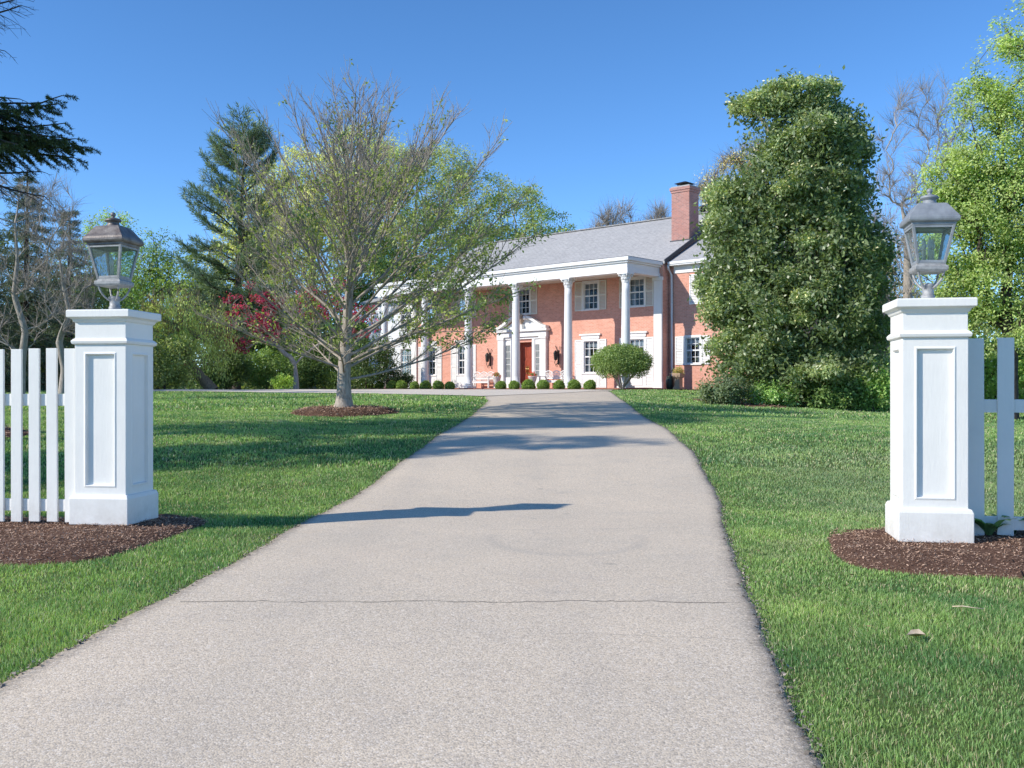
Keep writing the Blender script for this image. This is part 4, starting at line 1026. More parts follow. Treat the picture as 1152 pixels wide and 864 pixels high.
def tree(name, label, trunk, lobes, n_t, bark, leaf=None, cat='tree', group=None, shell=0.45, k=0.35, rise=0.3, bend=0.25, jit=0.05,
         tip_r=0.012, trunk_r=0.15, twigs=0, twig_len=0.5, twig_r=0.006, twig_up=0.3, twig_rand=0.75, extra=None, start=1, flare=0.35, seg=0.45, droop=0.0, targets=None, expo=2.2):
    trunk = np.asarray(trunk, float); base = trunk[0]
    root = empty(name, label, cat, tuple(base), 0, group)
    T = lobes_sample(lobes, n_t, shell) if targets is None else targets
    T[:, 2] = np.maximum(T[:, 2], base[2]+0.15)
    ch, NP, rad, par, child = skeleton(trunk, T, k, rise, bend, jit, tip_r, expo, trunk_r, seg, start, droop)
    P0, r0 = ch[0]
    # root flare
    hgt = P0[:, 2]-P0[0, 2]; r0 = r0*(1+flare*np.exp(-hgt/(trunk_r*2.2)))
    dense = np.linspace(0, len(P0)-1, len(P0)*4); ix = np.arange(len(P0))
    Pd = np.stack([np.interp(dense, ix, P0[:, a]) for a in range(3)], 1); rd = np.interp(dense, ix, r0)
    hgt = Pd[:, 2]-Pd[0, 2]
    ch[0] = (Pd, rd)
    V, Fa = tubes(ch, None, sides)
    if twigs:
        cand = np.where((rad < trunk_r*0.35) & (np.arange(len(NP)) >= len(trunk)))[0]
        w_ = 1/(rad[cand]); b = RNG.choice(cand, twigs, p=w_/w_.sum()); pb = np.array([par[q] for q in b])
        u = RNG.uniform(0, 1, (twigs, 1)); P = NP[b]*u+NP[pb]*(1-u); D = norm(NP[b]-NP[pb])
        D = norm(D*0.8+rand_unit(twigs)*twig_rand+np.array([0, 0, twig_up])); L = RNG.uniform(0.4, 1.2, twigs)[:, None]*twig_len
        tip = P+D*L+np.array([0, 0, -droop])*L*0.5; mid = P+D*L*0.5+rand_unit(twigs)*L*0.06
        A = norm(np.cross(D, rand_unit(twigs))); B = np.cross(D, A); vs = []
        for c0, rr in ((P, 1.0), (mid, 0.75)):
            for th in (0, 2.094, 4.189): vs.append(c0+(A*math.cos(th)+B*math.sin(th))*twig_r*rr)
        vs.append(tip); vs.append(tip+A*twig_r*0.4)
        TV = np.stack(vs, 1).reshape(-1, 3); o_ = (np.arange(twigs)*8)[:, None]
        q4 = np.array([[0, 1, 4, 3], [1, 2, 5, 4], [2, 0, 3, 5], [3, 4, 6, 7], [4, 5, 6, 7]])
        TF = np.concatenate([o_+q[None, :] for q in q4])
        Fa = np.concatenate([Fa, TF+len(V)]); V = np.concatenate([V, TV])
        tips = tip
    else: tips = NP[child == 0]
    mesh_np('trunk', V-base, Fa, bark, root, smooth=True)
    if leaf:
        l = dict(per=40, cr=0.4, L=0.14, W=0.07, c1=(0.06, 0.11, 0.03), c2=(0.12, 0.19, 0.05), mat='leaf', up=0.5, flat=0.8, frac=1.0, hang=0.0, var=0.3, outw=0.35, where=None, src='t')
        l.update(leaf)
        C = T if l['src'] == 't' else tips
        if l['where'] is not None: C = C[l['where'](C)]
        if l['frac'] < 1: C = C[RNG.uniform(0, 1, len(C)) < l['frac']]
        per = np.maximum(1, RNG.poisson(l['per'], len(C))); idx = np.repeat(np.arange(len(C)), per); n = len(idx)
        cs = RNG.uniform(0.6, 1.35, len(C))
        g = rand_unit(n)*(RNG.uniform(0, 1, n)**0.5)[:, None]*np.array([1, 1, l['flat']])*l['cr']*cs[idx][:, None]
        P = C[idx]+g
        P[:, 2] -= l['hang']*RNG.uniform(0, 1, n)
        P[:, 2] = np.maximum(P[:, 2], base[2]+0.05)
        ctr = T.mean(0); o_ = norm(P-ctr)
        Nn = norm(o_*l['outw']+np.array([-0.25, -0.1, l['up']])+rand_unit(n)*0.7)
        D = norm(np.cross(Nn, rand_unit(n))+norm(g+1e-6)*0.4+np.array([0, 0, -0.15-l['hang']*1.5]))
        V, Fa = leaf_quads(P, D, Nn, RNG.uniform(0.65, 1.3, n)*l['L'], RNG.uniform(0.7, 1.25, n)*l['W'])
        t = np.clip(RNG.uniform(0, 1, len(C))[idx]*0.6+RNG.uniform(0, 0.4, n), 0, 1)[:, None]
        c_ = (np.array(l['c1'])*(1-t)+np.array(l['c2'])*t)*(1+l['var']*RNG.uniform(-1, 1, len(C)))[idx][:, None]*RNG.uniform(0.8, 1.2, (n, 1))
        if 'c3' in l:
            s_ = RNG.uniform(0, 1, n) < l.get('f3', 0.1); c_[s_] = np.array(l['c3'])*RNG.uniform(0.7, 1.2, (s_.sum(), 1))
        mesh_np('crown', V-base, Fa, M[l['mat']], root, np.repeat(c_, 4, 0))
    return root

def LB(px, py, rx_, ry_, d, dep=0.9, dd=0.0, w_=None):
    c_ = at(px, py, d+dd); s_ = d/F
    l = [c_[0], c_[1], c_[2], rx_*s_, rx_*s_*dep, ry_*s_]
    if w_ is not None: l.append(w_)
    return l
def trunk_line(px, d, top_py, n=7, lean=0.0, wob_=0.06, px_top=None, base_z=None):
    b = at(px, 440, d); z = float(gz(b[0], d)) if base_z is None else base_z
    tp = at(px if px_top is None else px_top, top_py, d); out = []
    for q in range(n):
        u = q/(n-1); p = np.array([b[0]+(tp[0]-b[0])*u, d+lean*u, z-0.05+(tp[2]-z)*u])
        if 0 < q: p[:2] += RNG.normal(0, wob_, 2)
        out.append(p)
    return out

exec_trees = True
# --- young shade tree on the left lawn: straight limbs fanning from a central leader
tb = np.array([TB[0], TB[1], float(gz(*TB))+0.10]); dT = TB[1]
def fan_tree(name, label, base, leader, env_c, env_r, bark, n_limb):
    root = empty(name, label, 'tree', tuple(base))
    leader = np.array(leader); lr = np.interp(np.linspace(0, 1, len(leader)), [0, 0.12, 0.3, 0.55, 0.8, 1], [0.185, 0.158, 0.14, 0.078, 0.038, 0.010])
    u_ = np.linspace(0, len(leader)-1, 60); ix = np.arange(len(leader))
    LP = np.stack([np.interp(u_, ix, leader[:, a]) for a in range(3)], 1); LR = np.interp(u_, ix, lr)
    hh = LP[:, 2]-LP[0, 2]; LR = LR*(1+0.45*np.exp(-hh/0.22))
    chs = [(LP, LR)]; tips = []; anchors = []
    def inside(p): return (((p-env_c)/env_r)**2).sum() < 1
    def grow(p0, d, L, r0, lev, curve):
        n = max(5, int(L/0.16)); P = [p0]; d = d/np.linalg.norm(d)
        for q in range(n):
            d = d+np.array([0, 0, curve/n])+RNG.normal(0, 0.035 if lev else 0.028, 3); d /= np.linalg.norm(d); P.append(P[-1]+d*L/n)
        P = np.array(P); u = np.linspace(0, 1, n+1); r = r0*(1-u)**0.8+0.0042
        chs.append((P, r)); return P, r
    def envlen(p, d):
        t = 0.2
        while t < 6.5 and inside(p+d*t): t += 0.08
        return t
    for i in range(n_limb):
        f = i/(n_limb-1); h = 0.18+0.54*f**0.95
        k = int(h*59); p0 = LP[k]; az = i*2.39996+RNG.normal(0, 0.25)
        el = math.radians(14+60*f**0.95+RNG.normal(0, 6))
        d = np.array([math.cos(az)*math.cos(el), math.sin(az)*math.cos(el), math.sin(el)])
        L = min(6.4, envlen(p0, d+np.array([0, 0, 0.12])))*RNG.uniform(0.88, 1.04)
        P, r = grow(p0, d, L, min(LR[k]*0.40, 0.005+0.0058*L), 0, RNG.uniform(0.0, 0.42)*(1-0.4*f))
        m = len(P); side = 1
        for q in range(int(m*0.22), m-1, 1):
            if RNG.uniform() < 0.24: continue
            side = -side; t = (P[q+1]-P[q-1]); t /= np.linalg.norm(t)
            o_ = np.cross(t, np.array([0, 0, 1.0])); o_ /= max(np.linalg.norm(o_), 1e-6); o_ = o_*side*RNG.uniform(0.5, 1.0)+np.array([0, 0, RNG.uniform(-0.2, 0.6)])+RNG.normal(0, 0.22, 3)
            d2 = t+o_*0.72; d2 /= np.linalg.norm(d2)
            L2 = min(envlen(P[q], d2)*0.98, (0.25+0.42*L*(1-q/m)+0.1)*RNG.uniform(0.6, 1.2))
            if L2 < 0.2: continue
            P2, r2 = grow(P[q], d2, L2, min(r[q]*0.6, 0.004+0.0046*L2), 1, RNG.uniform(0.0, 0.35)); anchors.extend(P2[1:])
            m2 = len(P2)
            for g in range(1, m2-1):
                for _ in range(2 if L2 > 0.5 else 1):
                    if RNG.uniform() < 0.25: continue
                    t2 = P2[g+1]-P2[g]; t2 /= np.linalg.norm(t2); d3 = t2+rand_unit(1)[0]*0.75+np.array([0, 0, 0.2]); L3 = RNG.uniform(0.18, 0.5)
                    P3, r3 = grow_twig(P2[g], d3, L3); chs.append((P3, r3)); anchors.append(P3[-1])
        anchors.extend(P[int(m*0.5):])
    V, Fa = tubes(chs, None, sides)
    mesh_np('trunk', V-base, Fa, bark, root, smooth=True)
    return root, np.array(anchors)
def grow_twig(p, d, L):
    d = d/np.linalg.norm(d); m = p+d*L*0.5+RNG.normal(0, 0.02, 3); e = m+(d+np.array([0, 0, 0.2]))*L*0.5
    return np.array([p, m, e]), np.array([0.0055, 0.0042, 0.003])
tl = [tb, at(387, 446, dT), at(387, 425, dT), at(388, 402, dT), at(390, 375, dT), at(392, 340, dT), at(395, 305, dT), at(398, 270, dT), at(401, 235, dT), at(403, 200, dT), at(405, 165, dT), at(406, 125, dT)]
YT = []
env_c = at(415, 262, dT); env_r = np.array([222, 200, 192])*dT/F
yr, anc = fan_tree('young_shade_tree', 'wide fanning young tree with thin new leaves in mulch ring on left lawn', tb, tl, env_c, env_r, M['bark_young'], 46)
zz_ = anc[:, 2]; pxx = CX+F*anc[:, 0]/anc[:, 1]; pyy = HY-F*(anc[:, 2]-EYE)/anc[:, 1]
pr_ = np.where(pyy < 190, 0.08, np.where(pxx > 450, 0.72, np.where(pyy > 290, 0.36, 0.30)))*np.where(pyy < 255, 0.7, 1)
pr_ = pr_*0.66; pr_ = np.where(pyy > 392, 0.0, np.where((pxx < 335) & (pyy > 290), pr_*0.45, pr_))
A_c = anc[RNG.uniform(0, 1, len(anc)) < pr_]
per = RNG.poisson(6, len(A_c))+2; idx = np.repeat(np.arange(len(A_c)), per); n_ = len(idx)
g_ = rand_unit(n_)*(RNG.uniform(0, 1, n_)**0.6*0.10)[:, None]; P_ = A_c[idx]+g_+np.array([0, 0, 0.01])
V, Fa = leaf_quads(P_, norm(g_+rand_unit(n_)*0.05+np.array([0, 0, -0.02])), norm(rand_unit(n_)*0.8+np.array([-0.2, -0.2, 0.8])), RNG.uniform(0.05, 0.11, n_), RNG.uniform(0.032, 0.065, n_))
t_ = RNG.uniform(0, 1, (n_, 1)); c_ = (np.array((0.085, 0.12, 0.03))*(1-t_)+np.array((0.22, 0.25, 0.085))*t_)*np.repeat(RNG.uniform(0.7, 1.3, len(A_c)), per)[:, None]
mesh_np('crown', V-tb, Fa, M['leaf'], yr, np.repeat(c_, 4, 0))

# --- magnolia at right
dM = 32.0
mt_ = [np.array([at(885, 0, dM)[0], dM+1, float(gz(9, dM))-0.05]), at(887, 400, dM+1), at(888, 330, dM+1), at(890, 260, dM+1), at(892, 190, dM+1), at(898, 140, dM+1), at(905, 105, dM+1)]
lob = [LB(897, 112, 46, 20, dM), LB(852, 124, 32, 10, dM), LB(935, 140, 34, 20, dM), LB(905, 160, 70, 35, dM), LB(952, 170, 26, 18, dM), LB(888, 215, 74, 42, dM), LB(940, 218, 46, 36, dM),
       LB(845, 260, 55, 45, dM), LB(910, 290, 85, 60, dM), LB(838, 320, 52, 42, dM), LB(900, 350, 100, 55, dM), LB(960, 300, 38, 60, dM), LB(850, 395, 60, 40, dM), LB(900, 420, 95, 30, dM), LB(960, 370, 36, 55, dM),
       LB(815, 335, 28, 30, dM), LB(828, 225, 34, 24, dM), LB(960, 425, 45, 25, dM)]
Tm = []
for l in lob:
    c0, r0 = np.array(l[:3]), np.array(l[3:6]); nsub = int(np.clip(r0[0]*r0[2]*4.6, 6, 26))
    for q in range(nsub):
        d_ = rand_unit(1)[0]; d_[1] = -abs(d_[1])*0.9 if RNG.uniform() < 0.72 else d_[1]
        c1_ = c0+d_*r0*RNG.uniform(0.5, 0.9); sr = RNG.uniform(0.2, 0.48)
        for g in range(int(26*sr)+5):
            e_ = rand_unit(1)[0]; e_[2] = abs(e_[2])*0.9-0.1; Tm.append(c1_+e_*sr*np.array([1.1, 1.1, 0.7])*RNG.uniform(0.75, 1.05))
Tm = np.array(Tm); inner = lobes_sample(lob, 1500, 0.1)
mag = tree('magnolia_tree', 'large dark glossy evergreen tree standing right of the brick house', mt_, None, 0, M['bark_grey'],
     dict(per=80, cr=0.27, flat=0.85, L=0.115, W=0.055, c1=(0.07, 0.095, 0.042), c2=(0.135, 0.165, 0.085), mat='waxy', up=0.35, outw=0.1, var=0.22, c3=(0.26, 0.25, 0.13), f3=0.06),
     targets=Tm, k=0.3, rise=0.1, tip_r=0.010, trunk_r=0.26, start=1)
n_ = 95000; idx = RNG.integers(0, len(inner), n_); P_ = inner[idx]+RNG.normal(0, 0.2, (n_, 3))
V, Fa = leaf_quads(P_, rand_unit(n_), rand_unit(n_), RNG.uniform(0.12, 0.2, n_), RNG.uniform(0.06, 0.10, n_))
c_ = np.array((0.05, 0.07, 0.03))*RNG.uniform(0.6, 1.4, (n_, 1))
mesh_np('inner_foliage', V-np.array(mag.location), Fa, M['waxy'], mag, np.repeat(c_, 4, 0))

# shrubs at the magnolia's foot
def shrub(name, label, px, base_py, d, w_px, h_px, c1, c2, n=90, per=60, L=0.09, W=0.045, mat='leaf', cat='shrub', group=None, cr=0.25, sq=1.0, bark='bark_dark', dense=0.6):
    b = at(px, base_py, d); z = float(gz(b[0], d)); top = h_px*d/F; rx_ = w_px*d/F/2
    lob = [[b[0], d, z+top*0.52, rx_*0.9, rx_*0.8*sq, top*0.46]]
    for q in range(4):
        a = q*1.7+px; lob.append([b[0]+rx_*0.5*math.cos(a), d+rx_*0.35*math.sin(a), z+top*(0.35+0.12*(q % 3)), rx_*0.5, rx_*0.5, top*0.36])
    tr = [np.array([b[0], d, z-0.03]), np.array([b[0], d, z+top*0.12]), np.array([b[0]+0.02, d, z+top*0.25])]
    return tree(name, label, tr, lob, n, M[bark], dict(per=per, cr=cr, L=L, W=W, c1=c1, c2=c2, mat=mat), cat=cat, group=group, shell=dense, tip_r=0.006, trunk_r=0.05, start=1, k=0.2, rise=0.2)
G1, G2 = (0.045, 0.085, 0.022), (0.10, 0.16, 0.045)
G3, G4 = (0.09, 0.16, 0.035), (0.17, 0.25, 0.07)
shrub('evergreen_shrub', 'low grey green shrub at the left foot of the big evergreen tree', 815, 455, 30.4, 56, 34, (0.06, 0.085, 0.045), (0.12, 0.15, 0.085), 80, 60, 0.10, 0.05, group='shrubs below the evergreen tree')
shrub('evergreen_shrub', 'dark rounded shrub below the middle of the big evergreen tree', 868, 457, 30.8, 60, 28, G1, G2, 80, 60, 0.10, 0.05, 'waxy', group='shrubs below the evergreen tree')
shrub('evergreen_shrub', 'bright green leafy shrub near the right foot of the big evergreen tree', 930, 458, 30.6, 75, 34, (0.055, 0.095, 0.03), (0.12, 0.18, 0.06), 80, 60, 0.12, 0.055, group='shrubs below the evergreen tree')
shrub('evergreen_shrub', 'tall pale leaved shrub beside the right gate pillar, under the evergreen', 982, 458, 30.5, 44, 56, G3, (0.2, 0.28, 0.1), 80, 55, 0.12, 0.055, group='shrubs below the evergreen tree')

# round multi-stem bush at the drive's end
pb = H2W(-0.3, -0.95, 0); db = pb[1]; pxb = 576+1100*pb[0]/pb[1]; zb_ = float(gz(pb[0], pb[1]))
stems = []
rb_ = empty('round_bush', 'rounded multi stemmed bush in front of the right portico columns', 'bush', (pb[0], pb[1], zb_))
chs = []
for q in range(9):
    a = q*0.698+0.2; r_ = 0.45+0.35*R.random(); pts = []
    for u in np.linspace(0, 1, 6): pts.append((math.cos(a)*r_*u**1.2*1.3+0.03*math.sin(q+u*5), math.sin(a)*r_*u**1.2, -0.02+1.15*u))
    chs.append((np.array(pts), np.linspace(0.045, 0.018, 6)))
V, Fa = tubes(chs, None, sides); mesh_np('stem', V, Fa, M['bark_grey'], rb_, smooth=True)
v, f, c_ = leaf_cloud(17000, 1.0, 0.085, 0.045, (0.06, 0.10, 0.03), (0.15, 0.20, 0.07), None, 0.6, (1.48, 1.25, 0.92)); v[:, 2] += 1.34
for q in range(26):
    d_ = rand_unit(1)[0]; d_[2] = abs(d_[2])*0.9-0.2; v2, f2, c2 = leaf_cloud(260, 0.34, 0.085, 0.045, (0.07, 0.11, 0.035), (0.16, 0.21, 0.08), None, 0.3)
    v2 = v2+d_*np.array((1.38, 1.15, 0.86))+np.array((0, 0, 1.34)); v = np.concatenate([v, v2]); c_ = np.concatenate([c_, c2])
cut = v.reshape(-1, 4, 3); n_ = RNG.uniform(0, 1, len(cut)); cen = cut.mean(1)
keep = ~((cen[:, 2] < 0.85) & (np.hypot(cen[:, 0], cen[:, 1]) < 0.75)) & (cen[:, 2] > 0.56)
v = cut[keep].reshape(-1, 3); c_ = c_.reshape(-1, 4, 3)[keep].reshape(-1, 3); mesh_np('crown', v, np.arange(len(v)).reshape(-1, 4), M['leaf'], rb_, c_)

# hose pot and stone planter by the wing wall
p = H2W(-1.0, 2.2, 0); p[2] = max(float(gz(p[0], p[1])), 1.2)+0.05
t = empty('hose_pot', 'dark rounded hose pot with curved black handle below the wing window', 'hose pot', p, HR)
MB().lathe([(0.16, 0), (0.2, 0.1), (0.23, 0.3), (0.22, 0.5), (0.17, 0.6), (0.19, 0.63), (0.19, 0.66), (0.12, 0.65)], 16).build('pot', M['dark_green'], t)
MB().tube([(0, 0, 0.6), (0.02, 0, 0.8), (0.1, 0, 0.95), (0.22, 0, 1.0)], 0.05, 8).build('handle', M['dark_metal'], t)
p = H2W(-1.55, 2.1, 0); p[2] = max(float(gz(p[0], p[1])), 1.2)+0.05
t = empty('stone_planter', 'tan stone planter with tufted plant below the wing window', 'planter', p, HR)
MB().sqloft([(0.2, 0), (0.2, 0.1), (0.15, 0.13), (0.15, 0.55), (0.2, 0.58), (0.24, 0.75), (0.24, 0.8), (0.19, 0.79)]).build('pot', M['urn_tan'], t, 0.01)
v, f, c_ = leaf_cloud(400, 0.25, 0.14, 0.04, (0.30, 0.22, 0.12), (0.14, 0.18, 0.06), None, 0.3, (1, 1, 0.8)); v[:, 2] += 0.9
mesh_np('foliage', v, f, M['leaf'], t, c_)

# --- right: bright green tree, nearer
dG = 27.0
tr = trunk_line(1135, dG, 150, 8, 0.4, 0.08)
lob = [LB(1150, 85, 55, 50, dG), LB(1125, 175, 70, 45, dG), LB(1080, 200, 40, 30, dG), LB(1150, 240, 70, 55, dG), LB(1090, 265, 52, 45, dG), LB(1200, 150, 80, 100, dG), LB(1140, 320, 75, 45, dG), LB(1085, 325, 40, 35, dG), LB(1105, 115, 35, 25, dG), LB(1215, 300, 80, 80, dG), LB(1160, 30, 35, 30, dG), LB(1075, 235, 34, 40, dG), LB(1120, 370, 60, 30, dG), LB(1110, 225, 50, 40, dG)]
tree('spring_green_tree', 'tall bright spring green tree behind the right picket fence', tr, lob, 1250, M['bark_dark'],
     dict(per=110, cr=0.40, L=0.085, W=0.048, c1=(0.12, 0.172, 0.052), c2=(0.25, 0.30, 0.118), frac=0.95, var=0.25, flat=0.7), shell=0.5, k=0.3, rise=0.1, tip_r=0.01, trunk_r=0.2, twigs=1500, twig_len=0.4, start=2)
# --- bare tree right
dB = 46.0
tr = trunk_line(1030, dB, 230, 7, 0, 0.12, 1018)
lob = [LB(1030, 170, 45, 75, dB), LB(1010, 240, 40, 60, dB), LB(1060, 130, 38, 40, dB), LB(1055, 230, 40, 70, dB), LB(1000, 300, 45, 45, dB)]
tree('bare_tree', 'bare greyish pink branched tree behind the right gate lantern', tr, lob, 260, M['bark_pale'], None, shell=0.4, k=0.35, rise=0.5, tip_r=0.010, trunk_r=0.24, twigs=3800, twig_len=1.1, twig_r=0.007, start=2, jit=0.1)
tr = trunk_line(1065, 50, 300, 6, 0, 0.1)
tree('budding_tree', 'pale olive budding tree between the evergreen and the right lantern', tr, [LB(1005, 300, 35, 45, 50), LB(1040, 330, 50, 50, 50), LB(1015, 370, 40, 40, 50)], 200, M['bark_pale'],
     dict(per=28, cr=0.6, L=0.13, W=0.07, c1=(0.12, 0.14, 0.05), c2=(0.25, 0.26, 0.11)), tip_r=0.012, trunk_r=0.16, twigs=2500, twig_len=0.9, twig_r=0.008, start=1)
for i_, (px, py, d, wpx, hpx, c1, c2, lab) in enumerate([
    (1045, 440, 40, 110, 95, G1, G2, 'dark green thicket behind the right gate pillar'),
    (1120, 440, 34, 110, 85, (0.12, 0.18, 0.04), (0.22, 0.29, 0.08), 'yellow green undergrowth shrub behind the right pickets'),
    (1190, 440, 34, 110, 110, (0.08, 0.11, 0.035), (0.15, 0.18, 0.06), 'olive undergrowth shrub at the right edge of the picture')]):
    shrub('undergrowth_shrub', lab, px, py, d, wpx, hpx, c1, c2, 170, 50, 0.13, 0.07, cr=0.5)

# --- behind the magnolia's left shoulder: tan budding tree
dW = 62.0
tr = trunk_line(835, dW, 260, 6, 0, 0.1)
tree('tan_budding_tree', 'hazy tan budding tree rising behind the wing roof', tr, [LB(828, 212, 40, 42, dW), LB(868, 186, 42, 30, dW), LB(802, 238, 26, 34, dW), LB(850, 255, 50, 50, dW)], 420, M['bark_tan'],
     dict(per=35, cr=0.7, L=0.16, W=0.07, c1=(0.22, 0.19, 0.09), c2=(0.34, 0.32, 0.16)), rise=0.5, tip_r=0.012, trunk_r=0.2, twigs=4000, twig_len=1.2, twig_r=0.010, start=2)
for px, tp, wd, lab in ((690, 226, 30, 'faint bare treetop above the roof ridge left of the chimney'), (735, 232, 18, 'small bare treetop beside the chimney, above the ridge')):
    tr = trunk_line(px, 95, 330, 5, 0, 0.1)
    tree('bare_tree', lab, tr, [LB(px, (tp+300)/2+12, wd, (300-tp)/2, 95, w_=1), LB(px+8, tp+25, wd*0.7, 22, 95, w_=0.6)], 110, M['bark_pale'], None, rise=0.6, tip_r=0.018, trunk_r=0.2, twigs=1800, twig_len=1.8, twig_r=0.014, start=1, shell=0.4)

# --- green trees behind the house's left end
dH = 78.0
BK = [
 ('leafy_tree', 'tall olive green tree behind the young tree, left of the roof', 470, 84, 200, [(470, 215, 68, 50), (520, 235, 55, 50), (440, 190, 40, 35), (500, 190, 36, 30), (480, 290, 75, 50), (545, 215, 30, 28)], (0.13, 0.16, 0.055), (0.26, 0.285, 0.12), 'bark_grey'),
 ('leafy_tree', 'mid green tree sloping down to the left end of the roof', 580, 82, 250, [(570, 250, 48, 42), (610, 262, 34, 26), (545, 280, 50, 40), (590, 225, 22, 20), (632, 268, 16, 14)], (0.10, 0.14, 0.045), (0.23, 0.275, 0.10), 'bark_grey'),
 ('leafy_tree', 'broad yellow green tree behind the young tree crown', 350, 74, 180, [(350, 215, 70, 55), (310, 255, 65, 60), (400, 190, 50, 45), (360, 290, 95, 60), (280, 310, 50, 50), (420, 250, 50, 60)], (0.22, 0.235, 0.085), (0.38, 0.385, 0.17), 'bark_grey'),
 ('leafy_tree', 'fresh green tree behind the left gate lantern', 125, 78, 270, [(125, 265, 32, 30), (100, 300, 40, 40), (150, 300, 36, 36), (120, 350, 55, 45)], (0.12, 0.18, 0.06), (0.22, 0.29, 0.12), 'bark_grey'),
 ('leafy_tree', 'dark green tree right of the left gate lantern', 175, 70, 280, [(172, 290, 26, 32), (160, 330, 35, 36), (190, 350, 40, 40)], (0.06, 0.10, 0.03), (0.13, 0.19, 0.06), 'bark_dark'),
 ('leafy_tree', 'dense green tree behind the red leaved maple', 260, 68, 330, [(250, 345, 60, 40), (300, 365, 70, 40), (350, 380, 60, 38), (215, 320, 35, 35)], (0.07, 0.11, 0.035), (0.15, 0.20, 0.07), 'bark_dark'),
 ('leafy_tree', 'green understory tree behind the young tree trunk', 420, 72, 340, [(410, 360, 70, 45), (460, 340, 50, 45), (430, 310, 60, 40)], (0.07, 0.11, 0.03), (0.14, 0.19, 0.06), 'bark_dark'),
]
for nm, lab, px, d, tp, lbs, c1, c2, bk in BK:
    tr = trunk_line(px, d, tp, 6, 0, 0.15)
    lob = [LB(a, b, rx_, ry_, d, 0.8) for a, b, rx_, ry_ in lbs]
    area = sum(rx_*ry_ for _, _, rx_, ry_ in lbs)
    tree(nm, lab, tr, lob, int(area/24), M[bk], dict(per=60, cr=0.8, L=0.20, W=0.11, c1=c1, c2=c2, var=0.3, flat=0.7), shell=0.5, k=0.3, rise=0.3, tip_r=0.016, trunk_r=0.3, twigs=int(area/8), twig_len=1.3, twig_r=0.012, start=2, seg=0.8)


